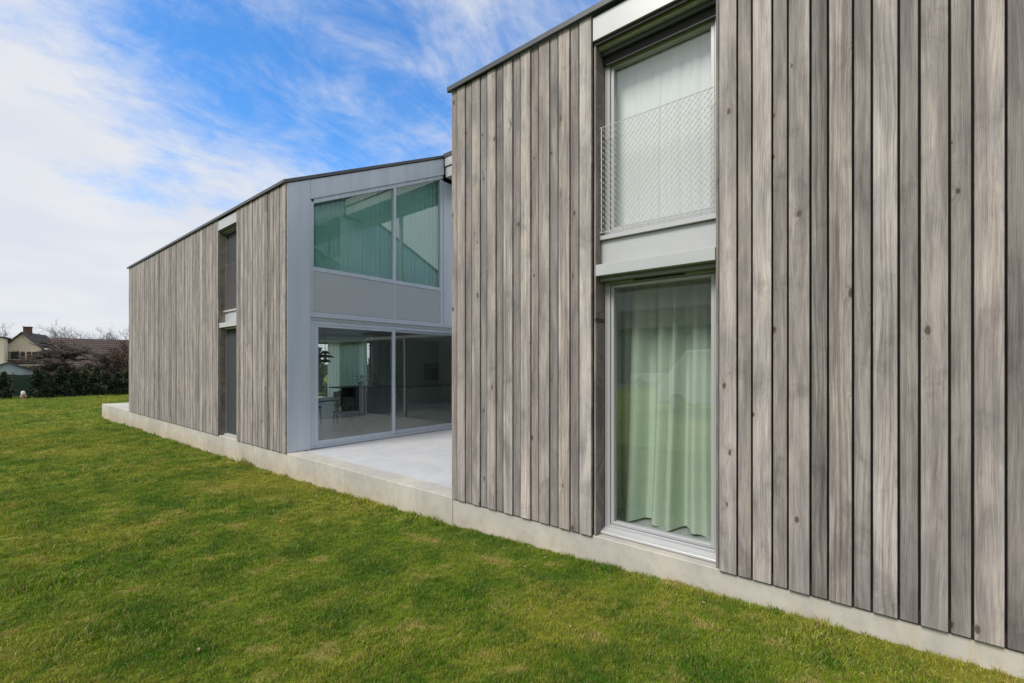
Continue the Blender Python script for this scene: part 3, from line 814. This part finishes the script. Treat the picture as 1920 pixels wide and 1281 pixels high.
def gable_curtain(x0, x1, y, label, seed):
    rg = random.Random(seed); vs = []; ny_ = int((x1 - x0) * 90); nz_ = 8
    for i in range(ny_ + 1):
        x = x0 + (x1 - x0) * i / ny_; zt = 4.74 + .452 * (x - 4.30) + .1
        for j in range(nz_ + 1):
            vs.append((x, y + .012 * math.sin(x * 58 + .8 * math.sin(x * 9)) + .006 * math.sin(x * 23), 2.86 + (zt - 2.86) * j / nz_))
    n = nz_ + 1
    fs = [(i * n + j, (i + 1) * n + j, (i + 1) * n + j + 1, i * n + j + 1) for i in range(ny_) for j in range(nz_)]
    tag(MB().add(vs, fs).build('curtain', M['curtain_teal'], None, org=((x0 + x1) / 2, y, 2.86), fix=False, smooth=True), label, 'curtain')
gable_curtain(4.36, 6.25, 8.72, 'wide teal green pleated curtain behind the larger pane of the sloping gable window', 1)
gable_curtain(6.27, 7.75, 8.74, 'narrow teal green pleated curtain behind the smaller taller pane of the sloping gable window', 2)
curtain('curtain', 20.02, 10.90, 11.55, .06, 2.60, 8, .02, M['curtain_pale'], 'bright pale mint curtain in the far corner of the dining room', seed=5, axis='x')
curtain('curtain', 11.5, 17.75, 20.0, .06, 2.60, 17, .022, M['curtain_rear'], 'green sheer curtain across the window behind the dining chairs', seed=6)
curtain('curtain', 11.5, 15.9, 16.75, .06, 2.60, 6, .022, M['curtain_rear'], 'green curtain strip beside the clear pane behind the kitchen worktop', seed=7)

# ------------------------------------------------------------------ inside the dining room
t = thing('dining_table', (5.6, 11.0, .02), 'long dark dining table seen through the sliding door', 'table')
MB().box(4.7, 6.55, 10.55, 11.45, .715, .745).build('tabletop', M['pot'], t, bevel=.004)
for x in (4.78, 6.47):
    for y in (10.63, 11.37): MB().box(x - .025, x + .025, y - .025, y + .025, .02, .714).build('leg', M['dark_wood'], t)

def chair(loc, rz):
    t = thing('dining_chair', (0, 0, 0), '', 'chair', 'dark chairs round the dining table')
    sb = MB().box(-.22, .22, -.21, .23, .43, .47).build('seat', M['dark_wood'], t, bevel=.012)
    bk = MB()
    n = 8
    for i in range(n):
        a0, a1 = math.pi * (.12 + .76 * i / n), math.pi * (.12 + .76 * (i + 1) / n)
        p = [(-.25 * math.cos(a0), -.05 - .2 * math.sin(a0)), (-.25 * math.cos(a1), -.05 - .2 * math.sin(a1))]
        q = [(-.225 * math.cos(a1), -.05 - .18 * math.sin(a1)), (-.225 * math.cos(a0), -.05 - .18 * math.sin(a0))]
        bk.prism(p + q, 'z', .62, .82)
    bk.build('backrest', M['dark_wood'], t)
    for x, y, tx, ty in ((-.19, -.19, -.22, -.24), (.19, -.19, .22, -.24), (-.19, .2, -.21, .24), (.19, .2, .21, .24)):
        MB().tube((x, y, .43), (tx, ty, 0), .014, .011, 6).build('leg', M['dark_wood'], t)
    for x in (-.21, .21):
        MB().tube((x, -.17, .46), (x * 1.03, -.2, .66), .013, n=6).build('back_post', M['dark_wood'], t)
    return t
c0 = chair((0, 0, 0), 0)
for i, (x, y, a_, lb) in enumerate(((6.95, 11.95, 150, 'dark rounded dining chair standing clear in front of the bright curtain'),
                                 (7.40, 12.45, 165, 'dark dining chair partly hidden beside the kitchen island'),
                                 (6.05, 12.05, 180, 'dark dining chair on the far long side of the table'),
                                 (6.0, 10.15, 0, 'dark dining chair on the near long side of the table'))):
    o = c0 if i == 0 else copy_tree(c0)
    o.location = (x, y, .02); o.rotation_euler.z = R(a_); o['label'] = lb

t = thing('pendant_lamp', (6.2, 11.5, 1.66), 'black layered pendant lamp hanging above the dining table', 'lamp')
MB().tube((6.2, 11.5, 1.95), (6.2, 11.5, 2.62), .006, n=6).build('cord', M['lamp'], t)
MB().tube((6.2, 11.5, 1.66), (6.2, 11.5, 1.97), .045, .03, 10).build('stem', M['lamp'], t)
for r, z in ((.13, 1.92), (.25, 1.82), (.16, 1.70)):
    MB().lathe([(.04, .05), (r * .6, .03), (r, -.02), (r - .006, -.026), (r * .6, .022), (.04, .042)], (6.2, 11.5, z), 20).build('lamp_shade', M['lamp'], t)

t = thing('kitchen_island', (8.55, 13.2, .02), 'dark kitchen island with thin overhanging worktop', 'kitchen island')
MB().box(7.85, 9.15, 12.75, 13.55, .10, .88).build('cabinet', M['cab_dark'], t, bevel=.003)
MB().box(7.92, 9.10, 12.80, 13.5, .02, .10).build('kickboard', M['dark_metal'], t)
MB().box(7.45, 9.2, 12.70, 13.6, .882, .915).build('worktop', M['dark_metal'], t, bevel=.003)
t = thing('kitchen_units', (10.4, 13.5, .02), 'tall olive grey kitchen cupboards along the kitchen wall', 'cupboard')
for i in range(4):
    x0 = 9.4 + i * .5
    if i < 3:
        MB().box(x0 + .003, x0 + .497, 13.2, 13.88, .93, 2.45).build('cupboard_door', M['cab'], t, bevel=.003)
    else:
        MB().box(x0 + .003, 11.58, 13.2, 13.88, .93, 1.05).build('cupboard_door', M['cab'], t, bevel=.003)
        MB().box(x0 + .003, 11.58, 13.2, 13.88, 1.655, 2.45).build('cupboard_door', M['cab'], t, bevel=.003)
MB().box(9.4, 11.58, 13.22, 13.88, .02, .925).build('base_unit', M['cab'], t)
t = thing('oven', (11.2, 13.2, 1.055), 'black built-in oven at chest height in the cupboards', 'oven')
MB().box(10.91, 11.57, 13.18, 13.8, 1.058, 1.65).build('body', M['oven'], t, bevel=.004)
MB().tube((10.98, 13.15, 1.52), (11.5, 13.15, 1.52), .012, n=8).build('handle', M['steel'], t)
t = thing('side_bench', (9.9, 10.6, .02), 'low pale kitchen counter behind the sliding door', 'counter')
MB().box(9.1, 11.3, 11.85, 12.4, .02, .875).build('cabinet', M['cab'], t, bevel=.003)
MB().box(9.05, 11.35, 11.8, 12.42, .877, .905).build('worktop', M['cab_dark'], t, bevel=.003)
def plant_pot(x, y, z, petal, label, seed, cat='plant'):
    rg = random.Random(seed)
    t = thing('pot_plant', (x, y, z), label, cat)
    MB().lathe([(.0, .0), (.07, .0), (.095, .14), (.085, .14), (.0, .12)], (x, y, z), 14).build('pot', M['pot'], t)
    b = MB()
    for i in range(60):
        a_ = rg.uniform(0, 6.28); r = rg.uniform(.02, .2); h = rg.uniform(.14, .36)
        c = Vector((x + r * math.cos(a_), y + r * math.sin(a_), z + h)); e = rg.uniform(.02, .04)
        u = Vector((rg.gauss(0, 1), rg.gauss(0, 1), rg.gauss(0, 1))).normalized() * e; w = u.orthogonal().normalized() * e * .7
        b.add([c - u, c + w, c + u, c - w], [(0, 1, 2, 3)])
    b.build('flowers' if petal is M['red'] else 'leaves', petal, t, fix=False)
plant_pot(8.3, 13.15, .915, M['red'], 'red flowering pot plant on the kitchen island', 3)
plant_pot(8.78, 13.1, .915, M['leaf'], 'dark bushy pot plant on the kitchen island', 4)

# ------------------------------------------------------------------ beyond the lawn
M['bark'] = simple('dark_bark', (.100, .080, .068), .9, 0, .25, 8)
M['twig'] = simple('reddish_twigs', (.125, .092, .082), .9, 0, .2, 3)
M['twig_pale'] = simple('pale_birch_twigs', (.22, .19, .17), .9, 0, .2, 3)
M['conifer'] = simple('dark_conifer_foliage', (.022, .040, .016), .8, 0, .45, 2.2)
M['conifer2'] = simple('olive_conifer_foliage', (.055, .060, .026), .8, 0, .4, 2.2)
M['brush'] = simple('brown_brush', (.085, .055, .038), .9, 0, .3, 3)
M['cream'] = simple('cream_render', (.76, .67, .55), .9, 0, .06, 1)
M['white_render'] = simple('white_render', (.70, .69, .66), .9, 0, .05, 1)
M['tile'] = simple('brown_roof_tiles', (.075, .053, .047), .85, 0, .18, 3)
M['tile_dark'] = simple('dark_roof_tiles', (.060, .050, .047), .85, 0, .18, 3)
M['timber_brown'] = simple('brown_timber', (.085, .05, .032), .8, 0, .2, 4)
M['win_dark'] = simple('dark_window_pane', (.03, .035, .04), .15, 0, .1, 4)
M['green_mesh'] = simple('green_fence_mesh', (.016, .042, .030), .7, 0, .15, 2)
M['blue_paint'] = simple('pale_blue_paint', (.42, .50, .56), .6, 0, .08, 2)

def tree(name, seed, height, spread, mtrunk, mtwig, levels=5, trunk_r=.16, lean=(0, 0), flat=0.0, kids=3, base=(0, 0, 0), start=.25, rmin=.012):
    rg = random.Random(seed); bt = MB(); bw = MB()
    def grow(p, d, L, r, lev):
        segs = 3 if lev < 2 else 2
        q = p; dd = d.copy()
        for i in range(segs):
            dd = (dd + Vector((rg.gauss(0, .22), rg.gauss(0, .22), rg.gauss(0, .12) - flat * .10 * (lev > 0)))).normalized()
            q2 = q + dd * (L / segs); r2 = r * (1 - .22 * (i + 1) / segs * 1.4)
            (bt if lev < 3 else bw).tube(q, q2, max(r * (1 - .3 * i / segs), rmin), max(r2, rmin * .8), n=6 if lev < 2 else 3, cap=False)
            if lev < levels and (lev > 0 or i > 0 or start < .3):
                for k in range(kids if lev < levels - 1 else kids + 1):
                    az = rg.uniform(0, 6.283); up = rg.uniform(.15, .9) if not flat else rg.uniform(-.1, .55)
                    side = Vector((math.cos(az), math.sin(az), up * (1 - flat * .3)))
                    nd = (dd * rg.uniform(.25, .8) + side * spread).normalized()
                    if rg.random() < .82: grow(q2 if i else q + (q2 - q) * rg.uniform(.4, 1), nd, L * rg.uniform(.45, .78), r * rg.uniform(.42, .62), lev + 1)
            q = q2
    grow(Vector((0, 0, 0)), Vector((lean[0], lean[1], 1)).normalized(), height * .42, trunk_r, 0)
    return bt, bw

def put_tree(name, mb2, loc, rz, sc, label, group=None, mtrunk=None, mtwig=None):
    t = thing(name, loc, label, 'tree', group)
    bt, bw = mb2
    for nm, b, m in (('trunk', bt, mtrunk), ('crown', bw, mtwig)):
        o = bpy.data.objects.new(nm, b.mesh(nm, m, fix=False)); col.objects.link(o); o.parent = t
        if nm == 'crown': o['kind'] = 'stuff'
    t.rotation_euler.z = rz; t.scale = (sc,) * 3
    return t
def G(x, y): return float(gz(x, y))

# gnarled fruit tree in front of the houses
ft = tree('fruit_tree', 8, 5.2, 1.5, None, None, levels=5, trunk_r=.19, flat=.8, kids=3, start=.2, rmin=.013)
ft_o = put_tree('fruit_tree', ft, (6.7, 51.0, G(6.7, 51.0)), 1.2, 1.2, 'dark gnarled bare fruit tree with wide low branches behind the far shrubs', None, M['bark'], M['bark'])
ft_o.scale = (1.25, 1.25, 1.45)
ft_c = copy_tree(ft_o); ft_c.location = (8.1, 52.0, G(8.1, 52.0)); ft_c.rotation_euler.z = 2.6; ft_c.scale = (1.0, 1.0, 1.3)
ft_c['label'] = 'smaller bare fruit tree in front of the broad brown roof, nearer the boarded wall'
ft2 = tree('bare_bush', 15, 5.0, 1.0, None, None, levels=4, trunk_r=.10, kids=3, start=.2, rmin=.016)
put_tree('bare_bush', ft2, (9.3, 49.0, G(9.3, 49)), .4, 1.0, 'reddish brown bare bush against the end of the boarded wall', None, M['brush'], M['brush'])
# slender bare trees behind the roofs
sl = [tree('bare_tree', s, 15, .42, None, None, levels=5, trunk_r=.13, kids=2, start=.2, rmin=.016) for s in (31, 32, 33)]
first = {}
spots = [(12.5, 112, 0, .92), (15.0, 118, 1, 1.02), (17.5, 112, 2, .98), (19.0, 120, 0, 1.12), (21.5, 114, 1, 1.08), (23.5, 122, 2, 1.1), (25.5, 112, 0, 1.0),
         (3.2, 132, 1, 1.0), (9.0, 138, 2, 1.12), (12.0, 140, 0, 1.15), (14.0, 128, 2, .9), (28, 118, 1, 1.05), (22.5, 108, 2, .9)]
for i, (x, y, k, s) in enumerate(spots):
    lab = 'slender bare tree with fine reddish twigs rising behind the far roofs'
    grp = 'bare trees behind the far roofs'
    z = G(x, y) - .3
    if k not in first:
        s *= .74; o = put_tree('bare_tree', sl[k], (x, y, z), i * 1.3, s, lab, grp, M['twig'], M['twig_pale'] if k == 1 else M['twig']); first[k] = o
    else:
        s *= .74; o = copy_tree(first[k]); o.location = (x, y, z); o.rotation_euler.z = i * 1.3; o.scale = (s,) * 3

# conifers along the far edge of the lawn
def conifer(seed, h, w, n=1500):
    rg = random.Random(seed); b = MB()
    for i in range(n):
        v = rg.random() ** .8; a_ = rg.uniform(0, 6.283)
        prof = (1 - v) ** .55 * (.75 + .25 * math.sin(v * 17 + seed)) * (.8 + .3 * math.sin(3 * a_ + seed + 4 * v))
        r = w * prof * math.sqrt(rg.uniform(.25, 1.15))
        c = Vector((r * math.cos(a_), r * math.sin(a_), .04 + v * h + rg.gauss(0, .03)))
        e = rg.uniform(.04, .11)
        u = Vector((math.cos(a_) * .7 + rg.gauss(0, .5), math.sin(a_) * .7 + rg.gauss(0, .5), .5 + rg.gauss(0, .5))).normalized() * e
        s = u.orthogonal().normalized(); s.rotate(Matrix.Rotation(rg.uniform(0, 6.28), 3, u.normalized())); s *= e * .5
        b.add([c - u * .5 - s, c - u * .5 + s, c + u + s * .3, c + u - s * .3], [(0, 1, 2, 3)])
    tr = MB().tube((0, 0, -.1), (0, 0, h * .8), .05, .02, 6)
    return b, tr
con = []
for k, (h, w, m) in enumerate(((1.65, .62, 'conifer'), (1.45, .7, 'conifer'), (1.55, .75, 'conifer2'))):
    fb, tr = conifer(40 + k, h, w)
    t = thing('conifer_shrub', (0, 0, 0), 'dark evergreen shrub in the row along the far lawn edge', 'shrub', 'evergreen shrubs along the far lawn edge')
    for nm, b, mm in (('foliage', fb, M[m]), ('trunk', tr, M['bark'])):
        o = bpy.data.objects.new(nm, b.mesh(nm, mm, fix=False)); col.objects.link(o); o.parent = t
        if nm == 'foliage': o['kind'] = 'stuff'
    con.append(t)
rc = random.Random(9); used = set()
cx = [2.05, 3.55, 4.05, 4.75, 5.4, 5.95, 6.5, 7.15, 7.75, 8.4, 9.1, 9.9]
for i, x in enumerate(cx):
    k = (0, 1, 2, 0, 1, 2, 0, 2, 1, 2, 1, 0)[i]
    o = con[k] if k not in used else copy_tree(con[k]); used.add(k)
    y = 44.4 + rc.uniform(-.5, .6)
    o.location = (x, y, G(x, y) - .02); o.rotation_euler.z = rc.uniform(0, 6.28); s = rc.uniform(1.0, 1.3); o.scale = (s * rc.uniform(1.0, 1.25), s, s)
    nth = ('first', 'second', 'third', 'fourth', 'fifth', 'sixth', 'seventh', 'eighth', 'ninth', 'tenth', 'eleventh')
    tint = 'olive green bushy' if k == 2 else ('broad dark' if k == 1 else 'dark pointed')
    o['label'] = 'dark pointed evergreen shrub in front of the pale blue shed, apart from the row' if i < 1 else f'{tint} evergreen shrub, {nth[i - 1]} from the hydrant towards the boarded wall'

# green mesh fence
t = thing('mesh_fence', (1.0, 47.2, G(1, 47.2)), 'dark green mesh garden fence behind the evergreen shrubs', 'fence')
for i in range(6):
    x0 = .6 + i * 2.0
    MB().box(x0 + .04, x0 + 1.97, 47.19, 47.20, G(x0, 47.2) + .05, G(x0, 47.2) + 1.55).build('fence_panel', M['green_mesh'], t)
for i in range(7):
    x0 = .6 + i * 2.0
    MB().tube((x0, 47.2, G(x0, 47.2) - .1), (x0, 47.2, G(x0, 47.2) + 1.75), .03, n=6).build('post', M['timber_brown'], t)

rh = random.Random(77); hb = MB()
for i in range(5200):
    x = rh.uniform(3.9, 11.5); h = 1.75 + .35 * math.sin(x * 1.3) * math.sin(x * 3.1 + 1)
    c = Vector((x, 48.6 + rh.gauss(0, .35), G(x, 48.6) + h * rh.random() ** .6)); e = rh.uniform(.05, .12)
    u = Vector((rh.gauss(0, 1), rh.gauss(0, 1), rh.gauss(0, 1))).normalized() * e; w = u.orthogonal().normalized() * e * .6
    hb.add([c - u, c + w, c + u, c - w], [(0, 1, 2, 3)])
M['hedge'] = simple('olive_hedge_leaves', (.060, .056, .024), .8, 0, .45, 1.5)
t = thing('hedge', (6.5, 48.6, G(6.5, 48.6)), 'olive brown clipped hedge behind the mesh fence', 'hedge')
hf = hb.build('foliage', M['hedge'], t, org=(6.5, 48.6, G(6.5, 48.6)), fix=False); hf['kind'] = 'stuff'
for x in (4.5, 6.5, 8.5, 10.5): MB().tube((x, 48.6, G(x, 48.6) - .1), (x, 48.6, G(x, 48.6) + 1.2), .04, .03, 6).build('trunk', M['bark'], t)

# cream house with a chimney
def gabled(name, label, loc, rz, w, L, eave_l, eave_r, apex_x, apex_z, mwall, mroof, over=.5, wins=(), chimney=None, flare=True):
    t = thing(name, loc, label, 'house'); WL[t.name] = Vector((0, 0, 0))
    MB().prism([(-w / 2, -1), (w / 2, -1), (w / 2, eave_r), (apex_x, apex_z), (-w / 2, eave_l)], 'y', 0, L).build('wall', mwall, t, org=(0, 0, 0))
    for sx, ez in ((-1, eave_l), (1, eave_r)):
        ex = sx * (w / 2); ox = sx * (w / 2 + over); oz = ez - over * .35 * (apex_z - ez) / abs(apex_x - ex)
        mx_, mz = apex_x + (ex - apex_x) * .6, apex_z + (ez - apex_z) * .66
        poly = [(apex_x, apex_z + .02), (mx_, mz + .02), (ox, oz + .02), (ox, oz + .2), (mx_, mz + .22), (apex_x, apex_z + .22)]
        if sx < 0: poly = poly[::-1]
        rf = MB().prism(poly, 'y', -over, L + over).build('roof', mroof, t, org=(0, 0, 0))
        if chimney and sx > 0:
            cx_, cy_, cw, ch = chimney
            MB().box(cx_ - cw, cx_ + cw, cy_, cy_ + 2 * cw, apex_z - .5, apex_z + ch).box(cx_ - cw - .08, cx_ + cw + .08, cy_ - .08, cy_ + 2 * cw + .08, apex_z + ch, apex_z + ch + .12).build('chimney', M['timber_brown'], rf, org=(0, 0, 0))
    for x0, x1, z0, z1 in wins:
        f = MB().box(x0 - .07, x1 + .07, -.05, .02, z0 - .07, z0).box(x0 - .07, x1 + .07, -.05, .02, z1, z1 + .07).box(x0 - .07, x0, -.05, .02, z0, z1).box(x1, x1 + .07, -.05, .02, z0, z1).build('window', M['white_render'], t, org=(0, 0, 0))
        MB().box(x0, x1, -.03, -.01, z0, z1).build('pane', M['win_dark'], f, org=(0, 0, 0))
        MB().box(x0 - .62, x0 - .1, -.07, -.02, z0, z1).build('shutter', M['timber_brown'], t, org=(0, 0, 0))
        MB().box(x1 + .1, x1 + .62, -.07, -.02, z0, z1).build('shutter', M['timber_brown'], t, org=(0, 0, 0))
    t.rotation_euler.z = rz
    return t
ch = gabled('cream_house', 'cream rendered gabled house with dark roof, chimney and brown shutters beyond the lawn', (8.2, 112, -.8), R(-20), 7.2, 10, 4.9, 3.2, -.9, 7.6, M['cream'], M['tile_dark'], .7,
            wins=((-2.4, -1.3, 3.2, 4.5), (.2, 1.3, 3.2, 4.5), (-2.2, -1.1, .6, 2.0), (.9, 2.1, .4, 2.0)), chimney=(-.9, 1.5, .45, 1.1))
MB().box(-3.4, 1.6, -1.3, -.02, 2.2, 2.35).build('balcony', M['white_render'], ch, org=(0, 0, 0))
MB().box(-3.4, 1.6, -1.3, -1.22, 2.35, 3.1).build('balcony_rail', M['timber_brown'], ch, org=(0, 0, 0))
gabled('pale_house', 'pale rendered house only partly seen at the edge of the picture', (1.2, 108, -.8), R(-8), 7.6, 9, 6.5, 6.5, 0, 7.0, M['cream'], M['tile_dark'], .3, wins=((.6, 2.2, 3.4, 4.6),))
# long low house with a brown tiled roof, ridge across the view
t = thing('long_house', (18, 100, -.75), 'long low house under a broad brown tiled roof', 'house'); WL[t.name] = Vector((0, 0, 0))
MB().box(-8, 14, 0, 9, -1, 2.2).build('wall', M['white_render'], t, org=(0, 0, 0))
rf = MB()
for k in range(14):
    y0_, y1_ = -.9 + k * .4, -.9 + (k + 1) * .4 + .06; z0_, z1_ = 1.75 + k * .34, 1.75 + (k + 1) * .34 + .02
    rf.prism([(y0_, z0_), (y1_, z1_), (y1_, z1_ + .06), (y0_, z0_ + .12)], 'x', -8.5, 14.5)
rf.build('roof', M['tile'], t, org=(0, 0, 0))
MB().prism([(4.75, 6.55), (10, 1.9), (10, 2.0), (4.75, 6.65)], 'x', -8.5, 14.5).build('roof', M['tile'], t, org=(0, 0, 0))
for x in (-5, -1.5, 2, 6):
    f = MB().box(x, x + 1.1, -.06, -.005, .3, 1.6).build('window', M['white_render'], t, org=(0, 0, 0))
    MB().box(x + .08, x + 1.02, -.075, -.055, .38, 1.52).build('pane', M['win_dark'], f, org=(0, 0, 0))
t.rotation_euler.z = R(-6)
# garden shed, post and small things
t = thing('garden_shed', (2.55, 50.5, G(2.55, 50.5)), 'pale blue garden shed with a light pitched roof', 'shed'); WL[t.name] = Vector((0, 0, 0))
MB().prism([(-1.2, 0), (1.2, 0), (1.2, 1.75), (0, 2.35), (-1.2, 1.75)], 'y', 0, 2.2).build('wall', M['blue_paint'], t, org=(0, 0, 0))
for s in (-1, 1):
    p = [(0, 2.36), (s * 1.4, 1.66), (s * 1.4, 1.76), (0, 2.47)]
    MB().prism(p, 'y', -.2, 2.4).build('roof', M['roof_edge'], t, org=(0, 0, 0))
MB().box(-.4, .4, -.03, .01, .1, 1.5).build('door', M['win_dark'], t, org=(0, 0, 0))
t = thing('hydrant', (2.85, 43.4, G(2.85, 43.4) - .02), 'small red and white hydrant post in the gap between the shrubs', 'hydrant'); WL[t.name] = Vector((0, 0, 0))
MB().lathe([(0, 0), (.2, 0), (.2, .06), (.12, .08), (.11, .42), (.0, .42)], (0, 0, 0), 12).build('base', simple('faded_red_paint', (.32, .12, .10), .6, 0, .2, 6), t, org=(0, 0, 0))
MB().lathe([(0, .421), (.14, .421), (.15, .60), (.09, .70), (0, .72)], (0, 0, 0), 12).build('cap', M['white_render'], t, org=(0, 0, 0))
MB().tube((-.2, 0, .3), (.2, 0, .3), .05, n=8).build('outlet', M['white_render'], t, org=(0, 0, 0)); t.scale = (.75, .75, .8)
t = thing('greenhouse', (8.2, 55.5, G(8.2, 55.5) - .25), 'small white greenhouse half hidden by the bare branches', 'greenhouse'); WL[t.name] = Vector((0, 0, 0))
gr = MB()
for x in (-1.1, -.35, .4, 1.1): gr.box(x - .03, x + .03, 0, .06, 0, 2.0)
gr.box(-1.13, 1.13, 0, .06, 2.0, 2.08).build('frame', M['white_render'], t, org=(0, 0, 0))
MB().box(-1.07, 1.07, .02, .04, .0, 1.99).build('pane', M['blue_paint'], t, org=(0, 0, 0))
MB().prism([(0, 2.09), (1.8, 2.25), (1.8, 2.31), (0, 2.15)], 'x', -1.2, 1.2).build('roof', M['roof_edge'], t, org=(0, 0, 0))
t.scale = (.6, .6, 1)
# garden behind the house, seen through the dining room
for k, (x, y, s) in enumerate(((13.2, 25.5, 1.6), (14.6, 24.4, 1.9), (13.9, 20.5, 1.7), (12.4, 27.5, 1.9), (15.4, 21.5, 1.8), (14.2, 18.2, 1.5))):
    o = copy_tree(con[2]); o.location = (x, y, G(x, y) - .05); o.scale = (s, s, s * 1.25); o.rotation_euler.z = k * 2.1
    o['label'] = 'olive evergreen bush in the garden seen through the dining room windows'; o['group'] = 'bushes behind the dining room'

# ------------------------------------------------------------------ mirrored in the panes: street side
M['car_white'] = simple('white_car_paint', (.75, .76, .77), .25, 0, .02, 1)
M['car_silver'] = simple('silver_car_paint', (.55, .57, .6), .25, .5, .02, 1)
M['car_glass'] = simple('car_glass', (.02, .025, .03), .08, 0, .02, 1)
M['tyre'] = simple('tyre_rubber', (.02, .02, .02), .8, 0, .1, 5)
M['lamp_glass'] = simple('headlight_glass', (.7, .72, .74), .15, 0, .02, 5)
def vehicle(name, label, cat, loc, rz, body, green, wd, paint, wheels, wr):
    t = thing(name, loc, label, cat); WL[t.name] = Vector((0, 0, 0))
    h = wd / 2
    MB().prism(body, 'x', -h, h).build('body', paint, t, org=(0, 0, 0), bevel=.06)
    g = green; zb = min(z for _, z in g); zt = max(z for _, z in g)
    v = []; n = len(g)
    for s in (-1, 1):
        for y, z in g: v.append((s * (h - .03 - .16 * (z - zb) / (zt - zb)), y, z))
    f = [tuple(range(n)), tuple(range(2 * n - 1, n - 1, -1))] + [(i, (i + 1) % n, (i + 1) % n + n, i + n) for i in range(n)]
    MB().add(v, f).build('cabin', M['car_glass'], t, org=(0, 0, 0), bevel=.03)
    ty = [p for p in g if p[1] > zt - .1]
    MB().box(-h + .22, h - .22, min(p[0] for p in ty) - .05, max(p[0] for p in ty) + .05, zt - .01, zt + .04).build('roof', paint, t, org=(0, 0, 0), bevel=.02)
    for y in wheels:
        for s in (-1, 1):
            w = MB().tube((s * (h - .16), y, wr), (s * (h + .03), y, wr), wr, n=18).build('wheel', M['tyre'], t, org=(0, 0, 0))
            MB().tube((s * (h + .031), y, wr), (s * (h + .045), y, wr), wr * .62, n=14).build('rim', M['grey_rail'], w, org=(0, 0, 0))
    ymax = max(p[0] for p in body); zh = .68
    for s in (-1, 1):
        MB().box(s * (h - .25) - .16, s * (h - .25) + .16, ymax - .12, ymax + .01, zh - .07, zh + .08).build('headlight', M['lamp_glass'], t, org=(0, 0, 0), bevel=.02)
    t.rotation_euler.z = rz
    return t
vehicle('parked_car', 'silver saloon car parked on the street and mirrored low in the tall window', 'car', (-24.6, 13.0, G(-24.6, 13) + .06), R(4),
        [(-2.2, .25), (2.15, .25), (2.2, .62), (2.0, .82), (1.0, .95), (-1.5, .98), (-2.15, .92), (-2.25, .6)], [(1.0, .94), (.3, 1.40), (-.9, 1.42), (-1.6, .97)], 1.76, M['car_silver'], (1.35, -1.3), .31)
vehicle('parked_van', 'white high-roofed van parked on the lawn side and mirrored in the tall window', 'van', (-11.2, 5.0, G(-11.2, 5.0) + .0), R(3),
        [(-2.6, .3), (2.55, .3), (2.6, .8), (2.35, 1.1), (1.75, 1.95), (1.35, 2.42), (-2.5, 2.5), (-2.62, .8)], [(1.9, 1.15), (1.45, 1.85), (.6, 1.9), (.6, 1.15)], 1.95, M['car_white'], (1.7, -1.6), .34)
M['mid_render'] = simple('grey_render', (.26, .25, .23), .9, 0, .05, 1)
gabled('neighbour_house', 'neighbouring house with a broad brown tiled roof across the street, mirrored in the tall window', (-41, -4, .2), 0, 14, 36, 4.9, 4.9, 0, 11.5, M['mid_render'], M['tile'], .8)
